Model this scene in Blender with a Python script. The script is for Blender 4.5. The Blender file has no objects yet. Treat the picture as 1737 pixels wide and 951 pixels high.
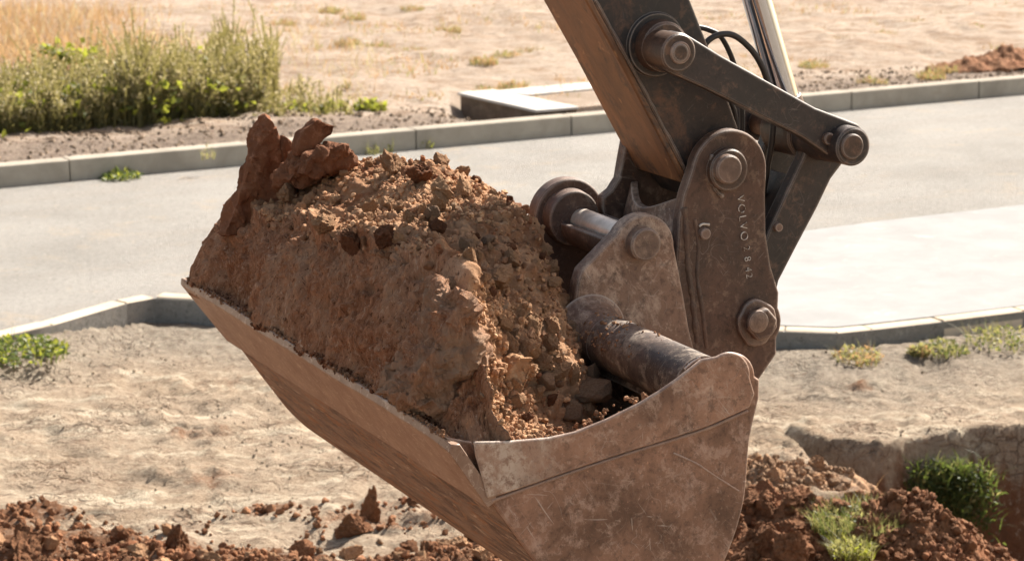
import bpy, bmesh, math, random
import numpy as np
from mathutils import Vector, Matrix

sc = bpy.context.scene
COL = sc.collection
R = math.radians

# ------------------------------------------------------------------ camera
F, CX, CY, H = 4400.0, 868.5, 475.5, 3.0
PITCH = math.atan(911 / F)
cp, sp = math.cos(PITCH), math.sin(PITCH)
cam = bpy.data.cameras.new('camera')
co = bpy.data.objects.new('camera', cam)
COL.objects.link(co)
sc.camera = co
co.location = (0, 0, H)
co.rotation_euler = (math.pi / 2 - PITCH, 0, 0)
cam.sensor_width = 36
cam.lens = 36 * F / 1737
cam.clip_start = 0.1
cam.clip_end = 600
cam.dof.use_dof = True
cam.dof.focus_distance = 5.75
cam.dof.aperture_fstop = 10

# ------------------------------------------------------------------ light
SUN_AZ, SUN_EL = R(40), R(40)
world = bpy.data.worlds.new('World')
sc.world = world
world.use_nodes = True
wn = world.node_tree
sky = wn.nodes.new('ShaderNodeTexSky')
sky.sky_type = 'NISHITA'
sky.sun_disc = False
sky.sun_elevation = SUN_EL
sky.sun_rotation = SUN_AZ
sky.dust_density = 2.0
warm = wn.nodes.new('ShaderNodeMix')
warm.data_type = 'RGBA'
warm.blend_type = 'MULTIPLY'
warm.inputs[0].default_value = 1
warm.inputs[7].default_value = (1.26, 1.0, 0.77, 1)
wn.links.new(sky.outputs[0], warm.inputs[6])
wn.links.new(warm.outputs[2], wn.nodes['Background'].inputs[0])
wn.nodes['Background'].inputs[1].default_value = 0.10
sl = bpy.data.lights.new('sun', 'SUN')
sl.energy = 5.0
sl.angle = R(0.5)
sl.color = (1.0, 0.945, 0.86)
so = bpy.data.objects.new('sun', sl)
COL.objects.link(so)
S = Vector((math.sin(SUN_AZ) * math.cos(SUN_EL), math.cos(SUN_AZ) * math.cos(SUN_EL), math.sin(SUN_EL)))
so.rotation_euler = S.to_track_quat('Z', 'Y').to_euler()
sc.view_settings.view_transform = 'Standard'
sc.view_settings.look = 'None'
sc.view_settings.gamma = 1
sc.view_settings.exposure = 1.36
sc.cycles.max_bounces = 8
sc.cycles.diffuse_bounces = 4

# ------------------------------------------------------------------ machine frame
TH = R(24.65)
Wv = Vector((-math.sin(TH), math.cos(TH), 0))
Uv = Vector((math.cos(TH), math.sin(TH), 0))


def ray(px, py):
    a = (px - CX) / F
    b = -(py - CY) / F
    return Vector((a, cp + b * sp, -sp + b * cp))


O3 = ray(828, 845) * 5.3


def uz(px, py, w):
    """where the sight line through this pixel meets the machine plane at offset w, as (u, z)"""
    r = ray(px, py)
    k = O3.dot(Wv) + w
    p = r * (k / r.dot(Wv))
    return ((p - O3).dot(Uv), p.z + H)


def P3(u, w, z):
    return Vector((O3.x + u * Uv.x + w * Wv.x, O3.y + u * Uv.y + w * Wv.y, z))


def at(px, py, w):
    u, z = uz(px, py, w)
    return P3(u, w, z)


def G(px, py, z=0.0):
    r = ray(px, py)
    t = (z - H) / r.z
    return Vector((r.x * t, r.y * t, z))


# ------------------------------------------------------------------ numpy noise
def _hash(ix, iy, iz, s):
    n = (ix * 374761393 + iy * 668265263 + iz * 2147483647 + s * 1274126177) & 0xFFFFFFFF
    n = ((n ^ (n >> 13)) * 1274126177) & 0xFFFFFFFF
    n = ((n ^ (n >> 16)) * 2246822519) & 0xFFFFFFFF
    n = n ^ (n >> 15)
    return (n & 0xFFFFFF) / float(0xFFFFFF)


def vnoise(p, s=0):
    f = np.floor(p)
    i = f.astype(np.int64)
    t = p - f
    t = t * t * (3 - 2 * t)
    r = 0
    for dx in (0, 1):
        for dy in (0, 1):
            for dz in (0, 1):
                wgt = (t[:, 0] if dx else 1 - t[:, 0]) * (t[:, 1] if dy else 1 - t[:, 1]) * (t[:, 2] if dz else 1 - t[:, 2])
                r = r + wgt * _hash(i[:, 0] + dx, i[:, 1] + dy, i[:, 2] + dz, s)
    return r * 2 - 1


def fbm(p, scale, octs=4, s=0, gain=0.5):
    r = 0
    a = 1.0
    p = p * scale
    for k in range(octs):
        r = r + a * vnoise(p + 17.3 * k, s + k)
        p = p * 2.03
        a *= gain
    return r


def lumps(p, size, s=0, fill=0.8):
    """rounded crumbs: height 0..1 of spheres scattered in cells of this size"""
    q = p / size
    f = np.floor(q).astype(np.int64)
    best = np.zeros(len(p))
    for dx in (-1, 0, 1):
        for dy in (-1, 0, 1):
            for dz in (-1, 0, 1):
                cx, cy, cz = f[:, 0] + dx, f[:, 1] + dy, f[:, 2] + dz
                h = [_hash(cx, cy, cz, s + k) for k in range(5)]
                ctr = np.stack([cx + h[0], cy + h[1], cz + h[2]], 1)
                rad = 0.28 + 0.5 * h[3]
                d2 = ((q - ctr) ** 2).sum(1)
                v = np.sqrt(np.maximum(0, 1 - d2 / rad ** 2)) * rad / 0.78
                v = v * (h[4] < fill)
                best = np.maximum(best, v)
    return best


def sstep(a, b, x):
    t = np.clip((x - a) / (b - a), 0, 1)
    return t * t * (3 - 2 * t)


# ------------------------------------------------------------------ object helpers
def link(name, me, mat=None, parent=None):
    o = bpy.data.objects.new(name, me)
    COL.objects.link(o)
    if mat:
        me.materials.append(mat)
    if parent:
        o.parent = parent
    return o


def root_loc(p):
    v = Vector((0, 0, 0))
    while p:
        v += p.location
        p = p.parent
    return v


def obj(name, verts, faces, mat, parent=None, bevel=0.0, smooth=35, segs=2, origin=None):
    off = root_loc(parent)
    if origin is not None:
        off = origin
    me = bpy.data.meshes.new(name)
    me.from_pydata([tuple(Vector(v) - off) for v in verts], [], faces)
    bm = bmesh.new()
    bm.from_mesh(me)
    bmesh.ops.recalc_face_normals(bm, faces=bm.faces)
    bm.to_mesh(me)
    bm.free()
    if smooth:
        me.shade_smooth()
        me.set_sharp_from_angle(angle=R(smooth))
    o = link(name, me, mat, parent)
    if origin is not None:
        o.location = origin
    if bevel:
        m = o.modifiers.new('bevel', 'BEVEL')
        m.width = bevel
        m.segments = segs
        m.limit_method = 'ANGLE'
        m.angle_limit = R(30)
        m.harden_normals = False
    return o


def tag(o, label=None, cat=None, group=None, kind=None):
    if label: o['label'] = label
    if cat: o['category'] = cat
    if group: o['group'] = group
    if kind: o['kind'] = kind
    return o


def empty(name, loc):
    o = bpy.data.objects.new(name, None)
    COL.objects.link(o)
    o.location = loc
    o.empty_display_size = 0.2
    return o


def grid_obj(name, pts, mat, nu, nv, parent=None, origin=None, smooth=True):
    """pts (nu*nv,3) numpy"""
    me = bpy.data.meshes.new(name)
    off = np.array(root_loc(parent) if origin is None else origin)
    q = (pts - off).astype(np.float32)
    me.vertices.add(len(q))
    me.vertices.foreach_set('co', q.ravel())
    i, j = np.meshgrid(np.arange(nu - 1), np.arange(nv - 1), indexing='ij')
    a = (i * nv + j).ravel()
    fc = np.stack([a, a + nv, a + nv + 1, a + 1], 1).astype(np.int32)
    n = len(fc)
    me.loops.add(n * 4)
    me.loops.foreach_set('vertex_index', fc.ravel())
    me.polygons.add(n)
    me.polygons.foreach_set('loop_start', np.arange(0, n * 4, 4, dtype=np.int32))
    me.update(calc_edges=True)
    me.validate()
    if smooth: me.shade_smooth()
    o = link(name, me, mat, parent)
    if origin is not None: o.location = origin
    return o


def outline(items, w):
    """items: (px,py) points or ('a',px,py,r,a0,a1) arcs of radius r metres, degrees, z up"""
    out = []
    for it in items:
        if it[0] == 'a':
            _, px, py, r, a0, a1 = it
            cu, cz = uz(px, py, w)
            n = max(3, int(abs(a1 - a0) / 9))
            for k in range(n + 1):
                a = R(a0 + (a1 - a0) * k / n)
                out.append((cu + r * math.cos(a), cz + r * math.sin(a)))
        else:
            out.append(uz(it[0], it[1], w))
    return out


def plate_uz(name, poly, w0, w1, mat, parent, bevel=0.004):
    n = len(poly)
    vs = [P3(u, w0, z) for u, z in poly] + [P3(u, w1, z) for u, z in poly]
    fs = [list(range(n)), list(range(n, 2 * n))[::-1]]
    fs += [[i, (i + 1) % n, n + (i + 1) % n, n + i] for i in range(n)]
    return obj(name, vs, fs, mat, parent, bevel)


def plate(name, items, w0, w1, mat, parent, bevel=0.004):
    return plate_uz(name, outline(items, w0), w0, w1, mat, parent, bevel)


def lathe(name, px, py, prof, mat, parent, n=40, bevel=0.0, wref=None):
    """prof: list of (w, r); axis along W through the pixel at wref"""
    cu, cz = uz(px, py, prof[0][0] if wref is None else wref)
    vs, fs = [], []
    for w, r in prof:
        for k in range(n):
            a = 2 * math.pi * k / n
            vs.append(P3(cu + r * math.cos(a), w, cz + r * math.sin(a)))
    for i in range(len(prof) - 1):
        for k in range(n):
            k2 = (k + 1) % n
            fs.append([i * n + k, i * n + k2, (i + 1) * n + k2, (i + 1) * n + k])
    fs.append(list(range(n))[::-1])
    m = len(prof) - 1
    fs.append([m * n + k for k in range(n)])
    return obj(name, vs, fs, mat, parent, bevel)


def tube_geo(pts, rads, n=10, caps=True):
    pts = [Vector(p) for p in pts]
    vs, fs = [], []
    up = Vector((0, 0, 1))
    pn = None
    for i, p in enumerate(pts):
        d = (pts[min(i + 1, len(pts) - 1)] - pts[max(i - 1, 0)]).normalized()
        if pn is None:
            a = d.cross(up)
            if a.length < 1e-3: a = d.cross(Vector((1, 0, 0)))
        else:
            a = pn - d * pn.dot(d)
        a.normalize()
        pn = a
        b = d.cross(a)
        r = rads[i] if isinstance(rads, (list, tuple)) else rads
        for k in range(n):
            t = 2 * math.pi * k / n
            vs.append(p + a * r * math.cos(t) + b * r * math.sin(t))
    for i in range(len(pts) - 1):
        for k in range(n):
            k2 = (k + 1) % n
            fs.append([i * n + k, i * n + k2, (i + 1) * n + k2, (i + 1) * n + k])
    if caps:
        fs.append(list(range(n))[::-1])
        fs.append([(len(pts) - 1) * n + k for k in range(n)])
    return vs, fs


def smooth_path(pts, sub=6):
    pts = [Vector(p) for p in pts]
    out = []
    for i in range(len(pts) - 1):
        p0, p1, p2, p3 = pts[max(i - 1, 0)], pts[i], pts[i + 1], pts[min(i + 2, len(pts) - 1)]
        for k in range(sub):
            t = k / sub
            out.append(0.5 * ((2 * p1) + (p2 - p0) * t + (2 * p0 - 5 * p1 + 4 * p2 - p3) * t * t + (3 * p1 - p0 - 3 * p2 + p3) * t ** 3))
    out.append(pts[-1])
    return out


def bead(name, pix, w, r, mat, parent, seed=0):
    rnd = random.Random(seed)
    pts = smooth_path([at(x, y, w) for x, y in pix], 8)
    rr = [r * rnd.uniform(0.75, 1.2) for _ in pts]
    vs, fs = tube_geo(pts, rr, 8)
    return obj(name, vs, fs, mat, parent, 0, 60)


# ------------------------------------------------------------------ materials
class NT:
    def __init__(s, name):
        s.m = bpy.data.materials.new(name)
        s.m.use_nodes = True
        s.t = s.m.node_tree
        s.b = s.t.nodes['Principled BSDF']
        s.tc = s.t.nodes.new('ShaderNodeTexCoord').outputs['Object']

    def n(s, typ, **kw):
        nd = s.t.nodes.new(typ)
        for k, v in kw.items():
            if k.startswith('_'):
                setattr(nd, k[1:], v)
        for k, v in kw.items():
            if k.startswith('_'): continue
            i = nd.inputs[int(k[1:])] if k[0] == 'i' and k[1:].isdigit() else nd.inputs[k.replace('__', ' ')]
            if hasattr(v, 'node'): s.t.links.new(v, i)
            else: i.default_value = v
        return nd

    def mapping(s, scale=(1, 1, 1), rot=(0, 0, 0), src=None):
        return s.n('ShaderNodeMapping', Vector=src or s.tc, Scale=scale, Rotation=rot).outputs[0]

    def noise(s, scale, detail=5, rough=0.6, dist=0.0, src=None):
        return s.n('ShaderNodeTexNoise', Vector=src or s.tc, Scale=scale, Detail=detail, Roughness=rough, Distortion=dist).outputs['Fac']

    def ramp(s, fac, a, b, lo=0.0, hi=1.0):
        r = s.n('ShaderNodeMapRange', Value=fac, i1=a, i2=b, i3=lo, i4=hi)
        return r.outputs[0]

    def math(s, op, a, b=0.0):
        return s.n('ShaderNodeMath', _operation=op, i0=a, i1=b).outputs[0]

    def mix(s, fac, a, b):
        nd = s.t.nodes.new('ShaderNodeMix')
        nd.data_type = 'RGBA'
        for i, v in ((0, fac), (6, a), (7, b)):
            if hasattr(v, 'node'): s.t.links.new(v, nd.inputs[i])
            else: nd.inputs[i].default_value = v if i == 0 else (*v, 1)[:4]
        return nd.outputs[2]

    def dirmap(s, ang, scale, off=(0, 0, 0), src=None):
        a = s.n('ShaderNodeMapping', Vector=src or s.tc, Rotation=(0, 0, -TH)).outputs[0]
        b = s.n('ShaderNodeMapping', Vector=a, Rotation=(0, R(ang), 0), Location=off).outputs[0]
        return s.n('ShaderNodeMapping', Vector=b, Scale=scale).outputs[0]

    def lines(s, scale, width, src=None, dist=0.0, detail=2):
        nz = s.noise(scale, detail, 0.5, dist, src)
        d = s.math('ABSOLUTE', s.math('SUBTRACT', nz, 0.5))
        return s.ramp(d, width, 0.0)

    def out(s, col=None, rough=None, bump=None, strength=0.3, dist=0.01, metal=None, spec=None):
        def put(k, v):
            if v is None: return
            if hasattr(v, 'node'): s.t.links.new(v, s.b.inputs[k])
            else: s.b.inputs[k].default_value = (*v, 1) if isinstance(v, tuple) else v
        put('Base Color', col)
        put('Roughness', rough)
        put('Metallic', metal)
        put('Specular IOR Level', spec)
        if bump is not None:
            bn = s.n('ShaderNodeBump', Height=bump, Strength=strength, Distance=dist)
            s.t.links.new(bn.outputs[0], s.b.inputs['Normal'])
        return s.m


def steel(name, dark, mid, dust, dust_at=0.55, scratch=0.5, orange=(0.28, 0.10, 0.04), seed=0.0, rough=0.55, grain=1.0, pale=(0.55, 0.47, 0.40), ora_at=0.62, pale_end=None, ds=9, dk=.8, wear=.55):
    t = NT(name)
    sh = t.n('ShaderNodeVectorMath', _operation='ADD', i0=t.tc, i1=(seed, seed * 1.7, seed * 0.3)).outputs[0]
    big = t.noise(4, 7, 0.66, 0.15, sh)
    c = t.mix(t.ramp(big, 0.36, 0.62), dark, mid)
    d = t.noise(ds, 9, 0.78, 0.25, t.dirmap(25, (1, 1, .6), src=sh))
    dm = t.math('MULTIPLY', t.ramp(d, dust_at, dust_at + 0.13), dk)
    c = t.mix(dm, c, dust)
    og = t.noise(8, 8, 0.75, 0.4, t.mapping((1, 1, .6), src=sh))
    c = t.mix(t.math('MULTIPLY', t.ramp(og, ora_at, ora_at + 0.1), 0.75), c, orange)
    md = t.noise(26, 8, 0.75, 0.3, sh)
    c = t.mix(t.ramp(md, 0.54, 0.64, 0, .5), c, dust)
    c = t.mix(t.ramp(md, 0.44, 0.36, 0, .6), c, tuple(x * 0.75 for x in dark))
    # fine grime speckle
    fs = t.noise(130, 4, 0.7, 0, sh)
    c = t.mix(t.ramp(fs, 0.66, 0.74), c, tuple(min(1, x * 1.9) for x in mid))
    fd = t.noise(60, 5, 0.75, 0, sh)
    c = t.mix(t.math('MULTIPLY', t.ramp(fd, 0.52, 0.66), 0.55), c, tuple(x * 0.5 for x in dark))
    if scratch:
        def sc1(ang, sx, sz, th, o):
            nz = t.noise(1, 3, 0.6, 0.7, t.dirmap(ang, (sx, sx, sz), (o, o, o), sh))
            return t.ramp(nz, th, th + 0.045)
        l1 = sc1(35, 150, 9, 0.66, 1.0)
        l2 = sc1(-50, 190, 14, 0.67, 3.0)
        l3 = t.math('MAXIMUM', sc1(80, 170, 12, 0.67, 5.0), sc1(5, 130, 16, 0.68, 7.0))
        msk = t.ramp(t.noise(6, 4, 0.6, 0, sh), 0.42, 0.6)
        l4 = t.lines(9, 0.004, sh, 0.8, 1.2)
        l3 = t.math('MAXIMUM', l3, t.math('MULTIPLY', l4, .6))
        l = t.math('MULTIPLY', t.math('MAXIMUM', l1, t.math('MAXIMUM', l2, l3)), msk)
        c = t.mix(t.math('MULTIPLY', l, scratch), c, pale)
    bv = t.n('ShaderNodeBevel', Radius=0.007, _samples=4).outputs[0]
    gn = t.n('ShaderNodeNewGeometry').outputs['True Normal']
    dp = t.n('ShaderNodeVectorMath', _operation='DOT_PRODUCT', i0=bv, i1=gn).outputs['Value']
    em = t.ramp(t.math('ADD', dp, t.math('MULTIPLY', t.math('SUBTRACT', t.noise(40, 6, .75, 0, sh), .5), .12)), 0.985, 0.90)
    c = t.mix(t.math('MULTIPLY', em, wear), c, tuple(x * .85 for x in pale))  # pale worn edges, doubling as glints put into the colour
    h = t.math('ADD', t.math('MULTIPLY', t.noise(45, 8, 0.7, 0, sh), 1.0), t.math('MULTIPLY', d, 0.8))
    if pale_end is not None:
            xs_ = t.n('ShaderNodeSeparateXYZ', Vector=t.dirmap(0, (1, 1, 1))).outputs[0]
            pm = t.ramp(t.math('ADD', xs_, t.math('MULTIPLY', t.math('SUBTRACT', t.noise(9, 6, .7, 0, sh), .5), .35)), pale_end + .10, pale_end - .02)
            fl = t.noise(34, 8, .8, 0, sh)
            c = t.mix(t.math('MULTIPLY', pm, t.ramp(fl, .58, .5, .15, .8)), c, t.mix(t.ramp(d, .46, .58), (0.58, 0.48, 0.38), (0.34, 0.21, 0.14)))
    rg = t.ramp(t.math('ADD', big, t.math('MULTIPLY', dm, .4)), 0.3, 0.9, rough - 0.12, rough + 0.3)
    return t.out(c, rg, h, 0.35 * grain, 0.004, 0.0, 0.5)


M = {}
EXLOC = Vector((at(1240, 290, .72).x + 1.2, at(1240, 290, .72).y + .6, 0))
PALE_U = .06 - (EXLOC - O3).dot(Uv)
M['bucket'] = steel('bucket_steel', (0.115, 0.058, 0.036), (0.35, 0.19, 0.118), (0.53, 0.37, 0.28), 0.53, 0.6, (0.30, 0.12, 0.05), 1.3, 0.40, ds=24, dk=.6)
M['strip'] = steel('side_strip_steel', (0.12, 0.060, 0.038), (0.37, 0.205, 0.128), (0.56, 0.41, 0.31), 0.52, 0.8, (0.30, 0.12, 0.05), 5.3, 0.42, pale_end=PALE_U, ds=20, dk=.6)
M['tube'] = steel('tube_steel', (0.04, 0.028, 0.024), (0.11, 0.07, 0.052), (0.34, 0.27, 0.205), 0.50, 0.5, (0.2, 0.09, 0.05), 9.1, 0.58, ds=16)
M['lug'] = steel('lug_steel', (0.085, 0.047, 0.034), (0.23, 0.135, 0.09), (0.55, 0.41, 0.31), 0.50, 0.5, (0.26, 0.11, 0.05), 3.2, 0.55)
M['coupler'] = steel('coupler_steel', (0.045, 0.025, 0.018), (0.125, 0.066, 0.042), (0.28, 0.185, 0.125), 0.55, 0.35, (0.22, 0.09, 0.04), 4.7, 0.6)
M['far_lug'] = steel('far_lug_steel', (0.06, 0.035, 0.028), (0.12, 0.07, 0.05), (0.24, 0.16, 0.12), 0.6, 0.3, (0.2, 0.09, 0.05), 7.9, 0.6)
M['arm'] = steel('arm_paint', (0.018, 0.017, 0.018), (0.038, 0.026, 0.021), (0.16, 0.085, 0.05), 0.54, 0.2, (0.20, 0.085, 0.035), 2.2, 0.5, 0.5, ora_at=0.6)
M['link'] = steel('link_paint', (0.021, 0.018, 0.018), (0.046, 0.032, 0.027), (0.19, 0.11, 0.07), 0.60, 0.2, (0.19, 0.085, 0.04), 6.1, 0.5, 0.5)
M['boss'] = steel('boss_steel', (0.035, 0.022, 0.017), (0.085, 0.045, 0.028), (0.2, 0.105, 0.06), 0.6, 0.15, (0.18, 0.08, 0.035), 8.4, 0.45, 0.8)
M['weld'] = steel('coupler_weld', (0.06, 0.034, 0.024), (0.14, 0.075, 0.048), (0.26, 0.17, 0.11), 0.55, 0.2, (0.2, 0.09, 0.04), 17.7, 0.6, wear=0.08)
M['rust_line'] = steel('rusty_weld', (0.16, 0.08, 0.05), (0.28, 0.14, 0.08), (0.36, 0.22, 0.14), 0.5, 0.2, (0.34, 0.15, 0.06), 14.4, 0.6, 1.2)
M['pin'] = steel('pin_steel', (0.10, 0.06, 0.045), (0.20, 0.125, 0.09), (0.38, 0.26, 0.18), 0.55, 0.3, (0.22, 0.1, 0.05), 11.4, 0.45, 1.2)


def mk_underside():
    t = NT('arm_underside')
    v = t.mapping((1, 1, 1), (0, 0, -TH))
    st = t.noise(1, 8, 0.72, 0.6, t.dirmap(28, (45, 9, 4)))
    c = t.mix(t.ramp(st, 0.3, 0.7), (0.085, 0.042, 0.022), (0.25, 0.115, 0.05))
    st2 = t.noise(1, 6, 0.7, 1.0, t.dirmap(24, (70, 16, 7), (1, 2, 3)))
    c = t.mix(t.ramp(st2, 0.60, 0.70), c, (0.36, 0.20, 0.10))
    pt = t.noise(1, 9, 0.8, 0.5, t.dirmap(28, (16, 10, 5), (4, 2, 3)))
    c = t.mix(t.ramp(pt, 0.52, 0.60), c, (0.05, 0.03, 0.022))
    return t.out(c, 0.5, st, 0.5, 0.004)


def mk_cut():
    t = NT('cutting_edge_steel')
    v = t.mapping((1, 1, 1), (0, 0, -TH))
    st = t.noise(1, 5, 0.6, 0.5, t.mapping((26, 11, 26), (0, 0, 0), v))
    c = t.mix(t.ramp(st, 0.3, 0.7), (0.25, 0.155, 0.105), (0.36, 0.24, 0.165))
    n2 = t.noise(9, 7, 0.7, 0.5)
    c = t.mix(t.ramp(n2, 0.50, 0.62, 0, .75), c, (0.22, 0.125, 0.078))
    n7 = t.noise(38, 6, 0.8)
    c = t.mix(t.ramp(n7, 0.57, 0.64, 0, .8), c, (0.52, 0.40, 0.30))
    c = t.mix(t.ramp(n7, 0.42, 0.36, 0, .7), c, (0.16, 0.085, 0.05))
    l = t.lines(24, 0.008, t.mapping((2.0, .6, 1), (0, .6, 0), v), 0.6, 1)
    c = t.mix(t.math('MULTIPLY', l, .5), c, (0.62, 0.5, 0.4))
    n3 = t.noise(70, 4, 0.7)
    c = t.mix(t.ramp(n3, 0.62, 0.72, 0, .6), c, (0.25, 0.14, 0.09))
    return t.out(c, 0.42, t.math('ADD', st, n2), 0.25, 0.004)


def mk_bottom():
    t = NT('scraped_bottom_steel')
    dm = lambda sc_, o: t.dirmap(0, sc_, o)
    st = t.noise(1, 9, 0.74, 0.5, dm((24, 5, 24), (0, 0, 0)))
    c = t.mix(t.ramp(st, 0.40, 0.56), (0.09, 0.048, 0.028), (0.30, 0.185, 0.115))
    st2 = t.noise(1, 9, 0.78, 0.8, dm((34, 6.5, 34), (3, 1, 2)))
    c = t.mix(t.ramp(st2, 0.53, 0.58), c, (0.34, 0.14, 0.045))
    c = t.mix(t.ramp(st2, 0.62, 0.66, 0, .8), c, (0.12, 0.06, 0.035))
    st3 = t.noise(1, 8, 0.78, 0.6, dm((60, 9, 60), (6, 5, 2)))
    c = t.mix(t.ramp(st3, 0.57, 0.63), c, (0.56, 0.42, 0.29))
    bl = t.noise(11, 9, 0.78, .4)
    c = t.mix(t.ramp(bl, 0.5, 0.6, 0, .6), c, (0.25, 0.145, 0.09))
    c = t.mix(t.ramp(bl, 0.42, 0.34, 0, .7), c, (0.46, 0.22, 0.085))
    return t.out(c, 0.6, t.math('ADD', st, st2), 0.9, 0.01)


M['underside'] = mk_underside()
M['cut'] = mk_cut()
M['bottom'] = mk_bottom()


def mk_plain(name, col, rough=0.5, metal=0.0):
    t = NT(name)
    n = t.noise(40, 5, 0.7)
    c = t.mix(t.ramp(n, 0.35, 0.7), tuple(x * 0.75 for x in col), col)
    return t.out(c, rough, n, 0.15, 0.002, metal)


M['rubber'] = mk_plain('hose_rubber', (0.035, 0.028, 0.024), 0.5)
M['chalk'] = None


def mk_chrome():
    t = NT('chrome_rod')
    n = t.noise(30, 4, 0.6, 0, t.mapping((1, 1, 0.2)))
    return t.out((0.50, 0.56, 0.66), t.ramp(n, 0.3, 0.8, 0.05, 0.14), None, metal=1.0)


M['chrome'] = mk_chrome()


def mk_worn():
    t = NT('worn_bright_steel')
    n = t.noise(20, 5, 0.6)
    return t.out(t.mix(t.ramp(n, .35, .65), (0.45, 0.38, 0.32), (0.72, 0.64, 0.56)), 0.4, n, 0.2, 0.002, 0.35)


M['worn'] = mk_worn()


def mk_chalk():
    t = NT('weld_lettering')
    n = t.noise(90, 4, 0.7)
    return t.out(t.mix(t.ramp(n, .38, .54), (0.14, 0.08, 0.05), (0.75, 0.70, 0.62)), 0.6)


M['chalk'] = mk_chalk()


def mk_soil(name, a, b, c3, red=(0.26, 0.105, 0.05), scale=1.0, red_at=0.56):
    t = NT(name)
    n1 = t.noise(7 * scale, 7, 0.65, 0.3)
    c = t.mix(t.ramp(n1, 0.36, 0.62), a, b)
    n2 = t.noise(30 * scale, 6, 0.75)
    c = t.mix(t.ramp(n2, 0.52, 0.68), c, c3)
    n3 = t.noise(4.0 * scale, 5, 0.6, 0.6)
    c = t.mix(t.ramp(n3, red_at, red_at + .1, 0, .85), c, red)
    sp_ = t.noise(160 * scale, 3, 0.7)
    c = t.mix(t.ramp(sp_, 0.66, 0.74, 0, .8), c, tuple(min(.7, x * 1.6) for x in c3))
    av = t.n('ShaderNodeAttribute', _attribute_name='tone').outputs['Fac']
    oi = t.n('ShaderNodeObjectInfo').outputs['Random']
    k_ = t.math('MULTIPLY', t.math('ADD', av, t.math('LESS_THAN', av, 0.3)), t.ramp(oi, 0, 1, .82, 1.15))
    cc = t.n('ShaderNodeCombineColor', i0=k_, i1=k_, i2=k_).outputs[0]
    mm = t.t.nodes.new('ShaderNodeMix'); mm.data_type = 'RGBA'; mm.blend_type = 'MULTIPLY'; mm.inputs[0].default_value = 1
    t.t.links.new(c, mm.inputs[6]); t.t.links.new(cc, mm.inputs[7])
    c = mm.outputs[2]
    n4 = t.noise(90 * scale, 7, 0.8)
    return t.out(c, 0.95, t.math('ADD', n4, n2), 0.9, 0.006, spec=0.12)


M['gravel'] = mk_soil('pale_gravel', (0.22, 0.155, 0.105), (0.33, 0.25, 0.175), (0.42, 0.33, 0.25), (0.24, 0.13, 0.075), 1.0, .66)
M['pale_grit'] = mk_soil('pale_grit', (0.34, 0.26, 0.185), (0.48, 0.385, 0.285), (0.58, 0.48, 0.37), (0.30, 0.18, 0.11), 1.0, .64)
M['soil_top'] = mk_soil('dug_soil', (0.25, 0.145, 0.085), (0.36, 0.225, 0.14), (0.43, 0.29, 0.19), (0.27, 0.115, 0.055), red_at=.6)
M['clod_dry'] = mk_soil('dry_clod', (0.34, 0.18, 0.095), (0.48, 0.29, 0.165), (0.58, 0.39, 0.245), (0.28, 0.125, 0.06), red_at=.6)
M['clod_red'] = mk_soil('red_clod', (0.13, 0.055, 0.029), (0.215, 0.095, 0.05), (0.31, 0.16, 0.095), (0.17, 0.062, 0.03))
M['clod_mix'] = mk_soil('mixed_clod', (0.25, 0.125, 0.068), (0.38, 0.215, 0.125), (0.50, 0.32, 0.20), (0.22, 0.085, 0.04), 1.5)
M['spoil'] = mk_soil('spoil_soil', (0.15, 0.07, 0.035), (0.24, 0.115, 0.06), (0.33, 0.18, 0.10), (0.20, 0.08, 0.04), .8)
M['spoil_tan'] = mk_soil('spoil_tan_soil', (0.24, 0.14, 0.08), (0.36, 0.23, 0.14), (0.42, 0.29, 0.19), (0.22, 0.10, 0.05), .8, .6)
M['stone'] = mk_soil('grey_brown_stone', (0.20, 0.12, 0.075), (0.30, 0.195, 0.125), (0.40, 0.285, 0.195), (0.24, 0.12, 0.06), 1.0, .64)


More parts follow.
